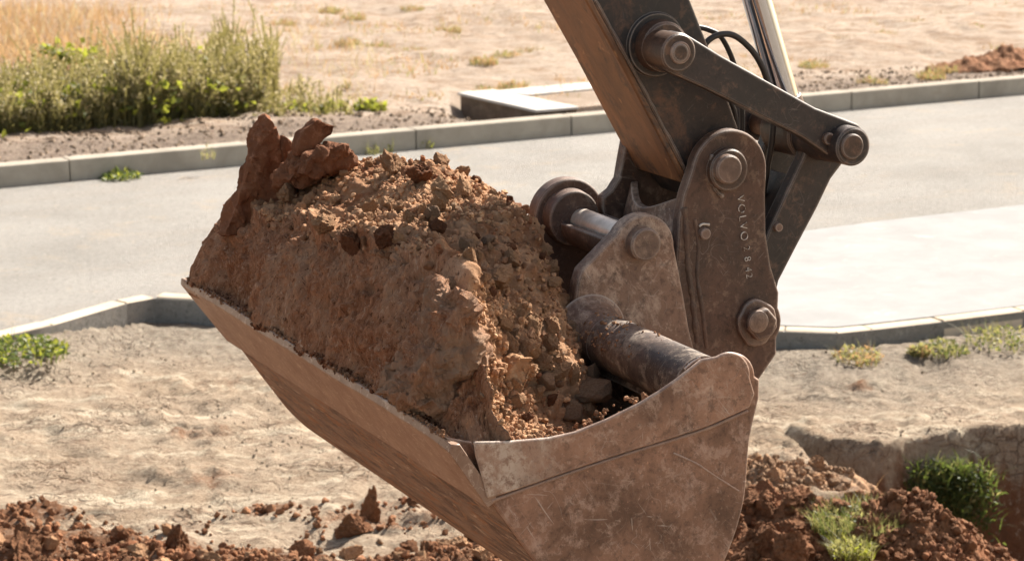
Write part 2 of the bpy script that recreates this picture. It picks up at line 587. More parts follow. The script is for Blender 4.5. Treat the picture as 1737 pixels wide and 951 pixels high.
def mk_face(name='cut_clay_face', fix=False):
    """cut soil face: smeared vertical scrape marks over red-brown clay, mixed by a stored mask with crumbly top soil"""
    t = NT(name)
    v = t.mapping((1, 1, 1), (0, 0, -TH))
    dn = t.n('ShaderNodeTexNoise', Vector=v, Scale=6.0, Detail=3.0).outputs['Color']
    vv = t.n('ShaderNodeVectorMath', _operation='MULTIPLY_ADD', i0=dn, i1=(0.10, 0.10, 0.05), i2=v).outputs[0]
    st = t.noise(1, 8, 0.75, 0.8, t.mapping((50, 55, 20), (0, 0, 0), vv))
    st2 = t.noise(1, 6, 0.7, 1.2, t.mapping((110, 130, 40), (0, 0, 0), vv))
    big = t.noise(4.5, 6, 0.6, 0.5)
    c = t.mix(t.ramp(st, 0.34, 0.64), (0.29, 0.112, 0.052), (0.62, 0.315, 0.175))
    c = t.mix(t.ramp(big, 0.45, 0.68, 0, .7), c, (0.66, 0.42, 0.27))
    c = t.mix(t.ramp(st2, 0.57, 0.66, 0, .85), c, (0.76, 0.55, 0.40))
    c = t.mix(t.ramp(st2, 0.44, 0.36, 0, .8), c, (0.10, 0.042, 0.022))
    n1 = t.noise(9, 7, 0.65, 0.3)
    tp = t.mix(t.ramp(n1, 0.36, 0.62), (0.39, 0.195, 0.10), (0.56, 0.33, 0.19))
    n2 = t.noise(38, 6, 0.75)
    tp = t.mix(t.ramp(n2, 0.54, 0.70), tp, (0.60, 0.42, 0.28))
    n3 = t.noise(4.0, 5, 0.6, 0.6)
    tp = t.mix(t.ramp(n3, 0.57, 0.66, 0, .8), tp, (0.25, 0.105, 0.05))
    at_ = t.n('ShaderNodeAttribute', _attribute_name='face_mask').outputs['Fac']
    jag = t.ramp(t.math('ADD', at_, t.math('MULTIPLY', t.math('SUBTRACT', n1, 0.5), .8)), 0.42, 0.58)
    if fix:
        c = t.mix(t.ramp(t.noise(7, 6, .7), .38, .6, 0, .85), c, (0.42, 0.28, 0.19))
        c = t.mix(t.ramp(t.noise(5, 6, .7, 1), .6, .68, 0, .85), c, (0.36, 0.17, 0.08))
        jag = t.ramp(n1, -2, -1)
    col = t.mix(jag, tp, c)
    n4 = t.noise(110, 7, 0.8)
    bh = t.math('ADD', t.math('MULTIPLY', t.math('ADD', st, t.math('MULTIPLY', st2, .6)), jag), n4)
    return t.out(col, 0.93, bh, 1.0, 0.013, spec=0.15)


M['heap'] = mk_face()
M['wedge'] = mk_face('cracked_clay_wedge', True)


def mk_ground():
    t = NT('dry_ground')
    att = t.n('ShaderNodeAttribute', _attribute_name='zone')
    sep = t.n('ShaderNodeSeparateColor', Color=att.outputs['Color'])
    redm, grey, farm = sep.outputs[0], sep.outputs[1], sep.outputs[2]
    v = t.tc
    n1 = t.noise(1.3, 8, 0.65, 0.4)
    c = t.mix(t.ramp(n1, 0.35, 0.65), (0.33, 0.25, 0.175), (0.43, 0.34, 0.25))
    # smeared pale crust, streaks running across
    st = t.noise(1, 8, 0.7, 1.2, t.mapping((1.6, 5.5, 2), (0, 0, R(8))))
    c = t.mix(t.ramp(st, 0.52, 0.62, 0, .8), c, (0.62, 0.53, 0.40))
    st2 = t.noise(1, 9, 0.78, 1.6, t.mapping((3.5, 11, 3), (0, 0, R(10))))
    c = t.mix(t.ramp(st2, 0.60, 0.66, 0, .8), c, (0.17, 0.10, 0.06))
    st4 = t.noise(1, 9, 0.8, .8, t.mapping((12, 26, 8)))
    c = t.mix(t.ramp(st4, 0.56, 0.64, 0, .7), c, (0.20, 0.13, 0.085))
    c = t.mix(t.ramp(st4, 0.44, 0.36, 0, .6), c, (0.55, 0.455, 0.335))
    wv = t.n('ShaderNodeVectorMath', _operation='MULTIPLY_ADD', i0=t.n('ShaderNodeTexNoise', Vector=v, Scale=5.0, Detail=5.0).outputs['Color'], i1=(.35, .35, 0), i2=v).outputs[0]
    vo = t.t.nodes.new('ShaderNodeTexVoronoi'); vo.feature = 'DISTANCE_TO_EDGE'; vo.inputs['Scale'].default_value = 5.5
    t.t.links.new(t.mapping((.6, 1.5, 1), src=wv), vo.inputs['Vector'])
    vo2 = t.t.nodes.new('ShaderNodeTexVoronoi'); vo2.feature = 'DISTANCE_TO_EDGE'; vo2.inputs['Scale'].default_value = 15.0
    t.t.links.new(t.mapping((.6, 1.5, 1), src=wv), vo2.inputs['Vector'])
    ck = t.math('MAXIMUM', t.ramp(vo.outputs['Distance'], .045, .0), t.math('MULTIPLY', t.ramp(vo2.outputs['Distance'], .06, .0), .7))
    cm = t.ramp(t.noise(1.5, 5, .7, .3), .46, .56)
    ck = t.math('MULTIPLY', ck, cm)
    ck = t.math('MULTIPLY', ck, t.math('SUBTRACT', 1.0, redm))
    c = t.mix(t.math('MULTIPLY', ck, .9), c, (0.12, 0.07, 0.045))
    gr = t.noise(26, 6, 0.75)
    gcol = t.mix(t.ramp(gr, 0.4, 0.62), (0.17, 0.145, 0.115), (0.34, 0.30, 0.245))
    c = t.mix(t.math('MULTIPLY', grey, 0.85), c, gcol)
    rn = t.noise(3.2, 7, 0.7, 0.5)
    rcol = t.mix(t.ramp(rn, 0.35, 0.65), (0.15, 0.068, 0.036), (0.28, 0.145, 0.08))
    rf = t.ramp(t.math('ADD', redm, t.math('MULTIPLY', t.math('SUBTRACT', rn, .5), 1.0)), 0.4, 0.62)
    c = t.mix(rf, c, rcol)
    # far field: pale pink soil, dry tufts tone
    fn = t.noise(0.8, 8, 0.7, 0.8, t.mapping((1, 2.2, 1), (0, 0, R(-20))))
    fc = t.mix(t.ramp(fn, 0.38, 0.6), (0.38, 0.295, 0.225), (0.50, 0.41, 0.33))
    fn2 = t.noise(2.4, 8, 0.75, 1.0, t.mapping((1, 3, 1), (0, 0, R(-25))))
    fc = t.mix(t.ramp(fn2, 0.50, 0.60, 0, .8), fc, (0.26, 0.165, 0.10))
    fn3 = t.noise(3.1, 6, 0.7, 0.6, t.mapping((1, 2.2, 1)))
    fc = t.mix(t.ramp(fn3, 0.62, 0.70, 0, .6), fc, (0.22, 0.18, 0.075))
    c = t.mix(farm, c, fc)
    gg = t.noise(14, 6, .75)
    gfar = t.mix(t.ramp(gg, .4, .62), (0.15, 0.115, 0.09), (0.29, 0.23, 0.185))
    c = t.mix(t.math('MULTIPLY', t.math('MULTIPLY', grey, farm), .9), c, gfar)
    sp1 = t.noise(70, 4, 0.8)
    c = t.mix(t.ramp(sp1, 0.62, 0.72, 0, .5), c, (0.24, 0.165, 0.115))
    st5 = t.noise(1, 6, 0.75, .5, t.mapping((30, 55, 20)))
    c = t.mix(t.ramp(st5, 0.55, 0.62, 0, .6), c, (0.15, 0.09, 0.055))
    c = t.mix(t.ramp(st5, 0.44, 0.38, 0, .5), c, (0.60, 0.51, 0.385))
    b = t.math('ADD', t.math('MULTIPLY', t.noise(40, 8, 0.8), 1.6), t.math('SUBTRACT', t.math('ADD', t.math('MULTIPLY', t.math('ADD', st2, n1), 1.2), st4), ck))
    return t.out(c, 0.95, b, 0.8, 0.03, spec=0.1)


def mk_road():
    t = NT('worn_asphalt')
    n1 = t.noise(0.7, 7, 0.65)
    c = t.mix(t.ramp(n1, 0.38, 0.62), (0.255, 0.243, 0.222), (0.325, 0.31, 0.285))
    tr = t.noise(1, 6, 0.6, 0.4, t.mapping((.35, 2.6, 1), src=t.mapping((1, 1, 1), (0, 0, -math.atan2(kd.y, kd.x)))))
    c = t.mix(t.ramp(tr, 0.50, 0.66, 0, .5), c, (0.29, 0.265, 0.235))
    a = t.noise(30, 7, 0.88)
    c = t.mix(t.ramp(a, 0.54, 0.60, 0, .8), c, (0.14, 0.13, 0.115))
    a2 = t.noise(22, 7, 0.88)
    c = t.mix(t.ramp(a2, 0.56, 0.64, 0, .75), c, (0.50, 0.47, 0.42))
    d = t.noise(1.8, 9, 0.75, 0.5)
    c = t.mix(t.ramp(d, 0.55, 0.66, 0, .45), c, (0.40, 0.32, 0.23))
    return t.out(c, 1.0, t.math('ADD', a, a2), 1.0, 0.012, spec=0.12)


def mk_conc(name, a, b, gr=0.5, stain=(0.3, 0.25, 0.19)):
    t = NT(name)
    n = t.noise(3, 8, 0.65, 0.3)
    c = t.mix(t.ramp(n, 0.35, 0.65), a, b)
    n2 = t.noise(8, 7, 0.7, 0.6)
    c = t.mix(t.ramp(n2, 0.6, 0.72, 0, gr), c, stain)
    f = t.noise(90, 5, 0.75)
    c = t.mix(t.ramp(f, .58, .7, 0, .4), c, tuple(x * .65 for x in a))
    return t.out(c, 1.0, t.math('ADD', f, n2), 0.35, 0.006, spec=0.05)


M['ground'] = mk_ground()
M['road'] = None
M['kerb'] = mk_conc('kerb_concrete', (0.29, 0.26, 0.215), (0.40, 0.36, 0.30), .7)
M['kerb_near'] = mk_conc('near_kerb_concrete', (0.46, 0.385, 0.295), (0.58, 0.49, 0.385), .6, (0.34, 0.27, 0.19))
M['pave'] = mk_conc('pavement_concrete', (0.26, 0.26, 0.255), (0.305, 0.305, 0.30), .6, (.55, .50, .43))
M['slab'] = mk_conc('gully_concrete', (0.42, 0.40, 0.37), (0.52, 0.50, 0.47), .2)
M['footing'] = mk_soil('dark_brown_footing', (0.10, 0.075, 0.055), (0.16, 0.12, 0.09), (0.2, 0.16, 0.12), (0.13, .08, .05))  # dark brown, much darker than the frame slab
M['grate'] = mk_conc('grating_iron', (0.34, 0.27, 0.21), (0.45, 0.37, 0.30), .5)


def mk_leaf(name, a, b, trans=(0.3, 0.35, 0.05), tw=0.45, sc_=12):
    t = NT(name)
    n = t.noise(sc_, 3, 0.6)
    c = t.mix(t.ramp(n, 0.35, 0.65), a, b)
    t.t.links.new(c, t.b.inputs['Base Color'])
    t.b.inputs['Roughness'].default_value = 0.55
    tr = t.n('ShaderNodeBsdfTranslucent', Color=(*trans, 1))
    ms = t.n('ShaderNodeMixShader', Fac=tw, i1=t.b.outputs[0], i2=tr.outputs[0])
    t.t.links.new(ms.outputs[0], t.t.nodes['Material Output'].inputs[0])
    return t.m


M['weed'] = mk_leaf('olive_weed', (0.075, 0.08, 0.028), (0.18, 0.16, 0.06), (0.27, 0.235, 0.08))
M['seed'] = mk_leaf('pale_seed_head', (0.30, 0.26, 0.14), (0.45, 0.39, 0.23), (0.55, 0.47, 0.26))
M['green'] = mk_leaf('bright_leaf', (0.09, 0.12, 0.025), (0.17, 0.19, 0.04), (0.36, 0.38, 0.05), .5)
M['dgreen'] = mk_leaf('dark_leaf', (0.035, 0.06, 0.018), (0.08, 0.11, 0.035), (0.20, 0.26, 0.05), .3)
M['dry'] = mk_leaf('dry_grass', (0.33, 0.20, 0.095), (0.46, 0.30, 0.155), (0.45, 0.29, 0.14))
M['grassy'] = mk_leaf('grass_blade', (0.13, 0.13, 0.045), (0.27, 0.25, 0.10), (0.36, 0.34, 0.12))

# ================================================================== GROUND
KA, KB = G(0, 318), G(1737, 160)
kd = (KB - KA).normalized()
kn = Vector((-kd.y, kd.x, 0))          # away from the camera, over the far kerb
M['road'] = mk_road()
ZN = -0.14                              # level of the near ground

wall_px = [(1150, 700), (1268, 720), (1330, 727), (1420, 744), (1500, 744), (1600, 733), (1737, 716), (1900, 705)]
wall = [G(x, y, ZN) for x, y in wall_px]
wx = np.array([p.x for p in wall])
wy = np.array([p.y for p in wall])


def ground_h(x, y):
    p = np.stack([x, y, np.zeros_like(x)], 1)
    s = (x - KA.x) * kn.x + (y - KA.y) * kn.y
    base = np.where(s > 0.06, 0.125, np.where(s > -4.0, -0.25, ZN))
    near = s < -0.5
    # underlay of road is kept low; near dirt follows the near kerb polyline
    yk = np.interp(x, near_x, near_y)
    under = (y > yk - 0.02) & (s <= 0.06)
    base = np.where(under, -0.25, np.where(s > 0.06, 0.125, ZN))
    rough = 0.02 * fbm(p, .9, 2, 3) + 0.014 * fbm(p, 7, 5, 9, .6) + .018 * lumps(p, .05, 28, .5) * sstep(.0, .6, fbm(p, 1.7, 4, 29))
    jit_ = p + .03 * np.stack([fbm(p, 8, 3, 41), fbm(p, 8, 3, 42), 0 * x], 1)
    plates = np.minimum(lumps(jit_ * np.array([.55, 1, 0]), .13, 43, .75), .45)
    crust = .010 * np.abs(fbm(p * np.array([1, 2.0, 1]), 3.0, 6, 21, .7)) + .010 * fbm(p, 13, 5, 45, .65) + .016 * plates * sstep(-.15, .35, fbm(p, 1.1, 3, 46))
    far_r = 0.05 * fbm(p, .6, 6, 33, .55) + .03 * np.abs(fbm(p, 3, 4, 39))
    edge = sstep(0.0, 0.5, yk - y)
    h = base + np.where(under, 0, np.where(s > 0.06, far_r * sstep(.06, .6, s) , (rough + crust) * (0.25 + .75 * edge)))
    h = h + .045 * sstep(.9, .1, yk - y) * sstep(.6, 1.6, x) * (y < yk)
    h = h + np.where(y >= yk - .02, 0, .10 * sstep(-1.95, -2.5, x) * sstep(1.2, .1, yk - y) + .02 * sstep(.8, .1, yk - y))
    for (cx_, cy_, rx_, ry_, dz_) in [(G(845, 182, .1).x, G(845, 182, .1).y, .45, .75, .20)]:
        h = h - dz_ * sstep(1.1, .6, np.sqrt(((x - cx_) / rx_) ** 2 + ((y - cy_) / ry_) ** 2)) * (s > .06)
    # red clod zone nearest the camera
    z0 = sstep(10.35, 9.5, y + .25 * fbm(p, 1.6, 3, 57)) * sstep(2.2, .9, x)
    ru = fbm(p, 2.2, 4, 51)
    rz = np.clip(z0 + .5 * (ru) * (z0 > 0.01), 0, 1) * (near)
    cl = 0.030 * lumps(jit_ * np.array([1, 1, 0]), .15, 5, .5) + .05 * fbm(p, 5, 6, 55, .65) + 0.030 * lumps(p * np.array([1, 1, 0]), .08, 8, .8) + .025 * lumps(p * np.array([1, 1, 0]), .04, 9, .8)
    h = h + rz * (.8 * cl + 0.02 + .02 * ru)
    # trench
    ywl = np.interp(x, wx, wy) + 0.04 * fbm(p, 1.6, 4, 61) + .022 * fbm(p, 11, 4, 63)
    din = ywl - y
    lx = 1.25 + 0.10 * fbm(p, 1.5, 3, 71) + .28 * (din)
    tm = sstep(0.0, 0.10, din) * sstep(-.12, .55, x - lx) * sstep(4.2, 3.4, din)
    h = h - tm * (1.05 + .1 * fbm(p, 2, 4, 81))
    wallish = (din > -.02) & (din < .5) & (x > 1.0)
    h = h - np.where(wallish, .015 * np.abs(fbm(p, 9, 4, 83)), 0)
    # small lumps on the left part of the trench edge
    zl = sstep(.0, .3, din) * sstep(.95, 1.3, x) * sstep(2.0, 1.5, x)
    h = h + zl * (0.07 * lumps(p * np.array([1, 1, 0]), .2, 15, .8) + .03 * lumps(p * np.array([1, 1, 0]), .07, 16, .8))
    red = np.clip(rz * 1.2 + 0.72 * sstep(.0, .35, tm + .15 * fbm(np.stack([x, y, h * 2], 1), 5, 3, 88))*(tm > .01) + zl * .45, 0, 1)
    # reddish spill patches behind the bucket
    for (cx_, cy_, r_) in spots:
        d = np.sqrt(((x - cx_) / 1.6) ** 2 + (y - cy_) ** 2)
        red = np.maximum(red, .47 * sstep(r_, r_ * .3, d))
        h = h + sstep(r_, r_ * .2, d) * (.03 * lumps(jit_ * np.array([1, 1, 0]), .07, 25, .7) + .02 * lumps(jit_ * np.array([1, 1, 0]), .035, 26, .8))
    greyz = np.where(s > .06, sstep(1.15, .5, s), sstep(1.5, .3, yk - y) * .9)
    return h, red, greyz, (s > 0.06).astype(float)


near_px = [(0, 573), (90, 552), (215, 515), (262, 506), (350, 511), (1330, 563), (1420, 566), (1480, 560), (1600, 546), (1737, 529)]
near_pts = [G(x, y, 0) for x, y in near_px]
dl = (near_pts[1] - near_pts[0]).normalized()
dl = -kd
near_pts = [near_pts[0] + dl * 60] + near_pts + [near_pts[-1] + (near_pts[-1] - near_pts[-3]).normalized() * 60]
near_x = np.array([p.x for p in near_pts])
near_y = np.array([p.y for p in near_pts])
spots = [(G(430, 660, ZN).x, G(430, 660, ZN).y, .42), (G(340, 740, ZN).x, G(340, 740, ZN).y, .2), (G(660, 880, ZN).x, G(660, 880, ZN).y, .45),
         (G(1460, 660, ZN).x, G(1460, 660, ZN).y, .10), (G(330, 810, ZN).x, G(330, 810, ZN).y, .25)]


def spaced(a, b, n, pw=2.2):
    return a + (b - a) * (np.linspace(0, 1, n) ** pw)


xs = np.unique(np.concatenate([-spaced(5.2, 180, 26, 2.6), np.arange(-5.2, 5.2, .026), spaced(5.2, 180, 26, 2.6)]))
ys = np.unique(np.concatenate([-spaced(0, 80, 10), np.arange(0, 8.9, .5), np.arange(8.9, 12.6, .02), np.arange(12.6, 16, .06),
                               np.arange(16, 32, .07), spaced(32, 260, 40, 2.4)]))
XX, YY = np.meshgrid(xs, ys, indexing='ij')
gx, gy = XX.ravel(), YY.ravel()
hh, red, greyz, farm = ground_h(gx, gy)
g = grid_obj('ground', np.stack([gx, gy, hh], 1), M['ground'], len(xs), len(ys))
ca = g.data.color_attributes.new('zone', 'FLOAT_COLOR', 'POINT')
ca.data.foreach_set('color', np.stack([red, greyz, farm, np.ones_like(red)], 1).astype(np.float32).ravel())
tag(g, kind='structure')


def gz(x, y):
    return float(ground_h(np.array([x]), np.array([y]))[0][0])


def slab_poly(name, pts, z0, z1, mat, bevel=0.0, parent=None):
    n = len(pts)
    vs = [Vector((p.x, p.y, z0)) for p in pts] + [Vector((p.x, p.y, z1)) for p in pts]
    fs = [list(range(n)), list(range(n, 2 * n))] + [[i, (i + 1) % n, n + (i + 1) % n, n + i] for i in range(n)]
    return obj(name, vs, fs, mat, parent, bevel, 30)


farL, farR = KA - kd * 60, KB + kd * 60
off_n = [p.copy() for p in near_pts]
road = slab_poly('road', off_n + [farR, farL], -0.22, 0.0, M['road'])
tag(road, kind='structure')
# pale pavement on the right
pv = [G(1180, 419), G(1330, 399), G(1500, 377), G(1737, 350), G(1737, 350) + (G(1737, 350) - G(1500, 377)).normalized() * 30]
pn = [near_pts[-1] + Vector((0, .11, 0))] + [p + Vector((0, .11, 0)) for p in near_pts[-2:5:-1]] + [G(1130, 555)]
pav = slab_poly('pavement', pv + pn, -0.1, 0.012, M['pave'])
tag(pav, kind='structure')


# kerbs: rows of precast stones
def kerb_run(name, line, width, z0, z1, mat, stone=1.0, side=1, seed=1, gap=.006):
    rnd = random.Random(seed)
    vs, fs = [], []
    for a, b in zip(line[:-1], line[1:]):
        L = (b - a).length
        n = max(1, round(L / stone))
        d = (b - a) / L
        nn = Vector((-d.y, d.x, 0)) * side
        for k in range(n):
            s0, s1 = L * k / n + gap / 2, L * (k + 1) / n - gap / 2
            j = rnd.uniform(-.006, .006)
            p = [a + d * s0, a + d * s1, a + d * s1 + nn * width, a + d * s0 + nn * width]
            zt = z1 + rnd.uniform(-.003, .003)
            c = 0.014
            prof = []
            base = len(vs)
            # cross section: front bottom, front top (rounded), back
            for e in (p[0], p[1]):
                e = e + nn * j
                for (o_, z_) in ((0, z0), (0.006, z1 - c * 1.3), (c * .45, zt - c * .35), (c, zt), (width, zt), (width, z0)):
                    vs.append(Vector((e.x + nn.x * o_, e.y + nn.y * o_, z_)))
            for q in range(5):
                fs.append([base + q, base + q + 1, base + 6 + q + 1, base + 6 + q])
            fs.append([base + q for q in range(6)])
            fs.append([base + 6 + q for q in range(6)][::-1])
    return obj(name, vs, fs, mat, None, 0, 50)


kf = kerb_run('kerb', [KA - kd * 30, KB + kd * 30], 0.15, -0.1, 0.15, M['kerb'], 1.4, gap=.012)
tag(kf, kind='structure')
kl = near_pts[1:]
kl[0] = near_pts[1]
kn_ = kerb_run('kerb', [near_pts[1] - kd * 12] + near_pts[1:-1] + [near_pts[-2] + (near_pts[-1] - near_pts[-2]).normalized() * 15], 0.10, -0.3, 0.008, M['kerb_near'], 0.9, 1, 4, .016)
tag(kn_, kind='structure')

# ================================================================== EXCAVATOR
ex = empty('excavator', at(1240, 290, .72) * 1.0)
ex.location = Vector((at(1240, 290, .72).x + 1.2, at(1240, 290, .72).y + .6, ZN))
tag(ex, 'brown rusty excavator arm with linkage, holding a loaded wide bucket above the dirt', 'excavator')

# ---- bucket
WB = 1.62
prof_px = [(828, 845), (865, 897), (905, 951), (950, 1008), (1005, 1052), (1075, 1072), (1145, 1050), (1200, 990), (1235, 915), (1256, 838), (1264, 745), (1280, 672)]
prof = [uz(x, y, 0) for x, y in prof_px]


def dense(poly, sub=5):
    v = smooth_path([Vector((u, z, 0)) for u, z in poly], sub)
    return [(p.x, p.y) for p in v]


profd = dense(prof, 4)
cu_, cz_ = sum(p[0] for p in prof) / len(prof), sum(p[1] for p in prof) / len(prof)


def inset(poly, d):
    out = []
    for i, (u, z) in enumerate(poly):
        a = poly[max(i - 1, 0)]
        b = poly[min(i + 1, len(poly) - 1)]
        t = Vector((b[0] - a[0], b[1] - a[1])).normalized()
        nrm = Vector((-t.y, t.x))
        if nrm.dot(Vector((cu_ - u, cz_ - z))) < 0: nrm = -nrm
        out.append((u + nrm.x * d, z + nrm.y * d))
    return out


pin_ = inset(profd, 0.02)
loop = profd + pin_[::-1]
n = len(loop)
NW = 14
vs, fs = [], []
for k in range(NW + 1):
    w = 0.001 + (WB - .001) * k / NW
    for (u, z) in loop: vs.append(P3(u, w, z))
for k in range(NW):
    for i in range(n):
        fs.append([k * n + i, k * n + (i + 1) % n, (k + 1) * n + (i + 1) % n, (k + 1) * n + i])
fs.append(list(range(n)))
fs.append([NW * n + i for i in range(n)][::-1])
bucket = obj('bucket', vs, fs, M['bottom'], ex, 0, 40)

# near side plate
rim_px = [(1281, 640), ('a', 1234, 640, .056, 0, 118), (1190, 608), (1150, 640), (1118, 662), (1085, 682), (1030, 709), (975, 731), (930, 741), (860, 747), (803, 748), (808, 775), (818, 808)]
side_items = [(x, y) for x, y in prof_px[:-1]] + [(1281, 672)] + rim_px
def side_poly(w):
    o = outline(rim_px, 0)
    return profd + o
sp_near = plate_uz('side_plate', side_poly(0), -0.019, 0.0, M['bucket'], bucket, .004)
sp_far = plate_uz('side_plate', side_poly(0), WB + .001, WB + .02, M['bucket'], bucket, .004)
# reinforcement strip along the rim
strip = [(1281, 668), ('a', 1234, 641, .0555, -5, 118), (1190, 609), (1150, 641), (1118, 663), (1085, 683), (1030, 710), (975, 732), (930, 742), (860, 748), (804, 749), (808, 775), (818, 808), (828, 846), (880, 830), (950, 805), (1015, 783), (1080, 762), (1140, 744), (1200, 724), (1272, 692)]
st = plate('rim_strip', strip, -0.028, -0.0195, M['strip'], bucket, .005)
bead('weld_or_glint_bead', [(834, 849), (950, 807), (1015, 785), (1080, 764), (1140, 746), (1200, 726), (1268, 696)], -0.020, .004, M['rust_line'], bucket, 3)
bead('weld_or_glint_bead', [(1142, 768), (1180, 785), (1215, 808), (1253, 832)], -0.0185, .0022, M['strip'], bucket, 5)

# cutting edge: tip edge and base edge
t0, t1 = Vector(uz(752, 735, 0)), Vector(uz(828, 846, 0))
dt = (t1 - t0).normalized()
nt_ = Vector((-dt.y, dt.x))
if nt_.x > 0: nt_ = -nt_                    # outward: down-left
nseg = 60
vs, fs = [], []
rnd = random.Random(5)
for k in range(nseg + 1):
    f = k / nseg
    wt = -0.02 + (1.735 + .02) * f
    wb = -0.022 + (WB + .02 + .022) * f
    jit = .0035 * (rnd.random() - .5) + .004 * math.sin(f * 21) * .5
    tip = t0 + dt * jit + dt * (.02 * max(0, 1 - f * 16) ** 1.5)
    bse = t1 + dt * 0.004
    o1, o2 = nt_ * 0.016, nt_ * (-0.012)
    wtc = wt
    for (p, w) in ((tip + nt_ * .004, wtc), (tip + dt * .012 + o1, wtc + (wb - wtc) * .05), (bse + o1, wb), (bse + o2, wb), (tip + dt * .012 + o2, wtc + (wb - wtc) * .05)):
        vs.append(P3(p.x, w, p.y))
for k in range(nseg):
    for i in range(5):
        fs.append([k * 5 + i, k * 5 + (i + 1) % 5, (k + 1) * 5 + (i + 1) % 5, (k + 1) * 5 + i])
fs.append([0, 1, 2, 3, 4]); fs.append([nseg * 5 + i for i in range(5)][::-1])
ce = obj('cutting_edge', vs, fs, M['cut'], bucket, .0015, 40, 1)

plate('corner_filler', [(757, 742), (800, 749), (812, 780), (822, 815), (829, 843)], .003, .016, M['bucket'], bucket, .002)  # added filler over a dark gap, standing in for the lip's inner face
# torque tube along the back of the bucket with flare at the near lug
lathe('cross_tube', 1190, 652, [(0.0, .062), (.02, .062), (.5296, .062)], M['tube'], bucket, 48)
lathe('tube_collar', 1190, 652, [(.42, .0625), (.47, .066), (.50, .072), (.52, .081), (.5298, .092)], M['lug'], bucket, 48, wref=0)
lathe('cross_tube', 1190, 652, [(.575, .062), (WB, .062)], M['tube'], bucket, 40, wref=0)
bead('weld_or_glint_bead', [(1160, 626), (1172, 615), (1188, 605)], 0.002, .004, M['worn'], bucket, 8)  # bright worn patch; a small highlight painted as a pale bead
# back cover from tube down to the shell
plate_uz('back_plate', [uz(1205, 640, 0), uz(1262, 640, 0), uz(1262, 700, 0), uz(1180, 715, 0)], 0.002, WB, M['tube'], bucket, .003)

# lugs
lug_items = [(975, 520), (980, 480), (987, 458), ('a', 1092, 422, .080, 150, 0), (1160, 500), (1170, 560), (1190, 640), (1180, 700), (1060, 690), (1000, 600)]
lug = plate('lug', lug_items, .53, .572, M['lug'], bucket, .006)
lathe('pin', 1097, 415, [(.498, .034), (.502, .0385), (.53, .0385)], M['pin'], lug, 40)
far_lug_items = [(890, 520), (897, 440), (903, 395), ('a', 967, 368, .094, 165, -20), (1050, 420), (1080, 520), (1050, 600), (930, 620)]
flug = plate('lug', far_lug_items, .905, .95, M['far_lug'], bucket, .006)
lathe('lug_collar', 963, 366, [(.865, .066), (.905, .070)], M['far_lug'], flug, 40, .004, wref=.905)
lathe('cross_pin', 1093, 414, [(.5725, .031), (.905, .031)], M['worn'], bucket, 40, wref=.54)

# ---- quick coupler
cpl_px = [(1150, 420), (1152, 372), (1160, 330), ('a', 1238, 292, .100, 172, -5), (1299, 330), (1300, 395), (1308, 450), (1322, 496), ('a', 1284, 549, .068, 30, -35), (1318, 600), (1285, 648), (1262, 640), (1200, 640), (1130, 620)]
coupler = plate('quick_coupler', cpl_px, .576, .612, M['coupler'], ex, .006)
ok = lambda: None
cuv = lambda w: outline(cpl_px, .576)
far_cpl = plate('side_plate', [(1062, 236), (1056, 268), (1050, 303), (1038, 322), (1022, 335), (1022, 352), (1040, 420), (1100, 520), (1180, 560), (1240, 560), (1262, 470), (1215, 250), (1150, 190), (1090, 190)], .86, .895, M['coupler'], coupler, .006)
# front plate of the coupler with a scooped top edge
NA, NB = 24, 8
vs, fs = [], []
pa, pb = Vector(uz(1153, 332, .612)), Vector(uz(1120, 470, .612))
for lay in (0, 1):
    for i in range(NA + 1):
        f = i / NA
        w = .6125 + (.8595 - .6125) * f
        for j in range(NB + 1):
            g_ = j / NB
            top = pa + (pb - pa) * (.20 * math.sin(math.pi * min(1, f * 1.0)) ** 1.2 + 0.02)
            q = top + (pb - top) * g_
            bul = -.03 * math.sin(math.pi * f) * (1 - g_)
            q = q + Vector((bul + lay * .02, 0))
            vs.append(P3(q.x, w, q.y))
nn_ = (NA + 1) * (NB + 1)
for lay in (0, 1):
    for i in range(NA):
        for j in range(NB):
            a = lay * nn_ + i * (NB + 1) + j
            fs.append([a, a + NB + 1, a + NB + 2, a + 1])
def rimf(idx):
    for a, b in zip(idx[:-1], idx[1:]): fs.append([a, b, b + nn_, a + nn_])
rimf([i * (NB + 1) for i in range(NA + 1)])
rimf([i * (NB + 1) + NB for i in range(NA + 1)])
rimf([j for j in range(NB + 1)])
rimf([NA * (NB + 1) + j for j in range(NB + 1)])
obj('front_plate', vs, fs, M['lug'], coupler, .003, 50)
plate('bottom_plate', [(1150, 480), (1280, 520), (1280, 600), (1150, 600)], .6125, .8595, M['coupler'], coupler, .004)
# hook half-shell around the cross pin
cu, cz = uz(1093, 414, .54)
vs, fs = [], []
ka = [(-185 + 205 * k / 24) for k in range(25)]
for w in (.64, .86):
    for rr in (.060, .034):
        for a in ka: vs.append(P3(cu + rr * math.cos(R(a)), w, cz + rr * math.sin(R(a)) - .004))
m = 25
for k in range(24):
    fs.append([k, k + 1, m + k + 1, m + k]); fs.append([2 * m + k, 2 * m + k + 1, 3 * m + k + 1, 3 * m + k])
    fs.append([k, k + 1, 2 * m + k + 1, 2 * m + k]); fs.append([m + k, m + k + 1, 3 * m + k + 1, 3 * m + k])
for k in (0, 24): fs.append([k, m + k, 3 * m + k, 2 * m + k])
obj('hook', vs, fs, M['far_lug'], coupler, .003, 45)
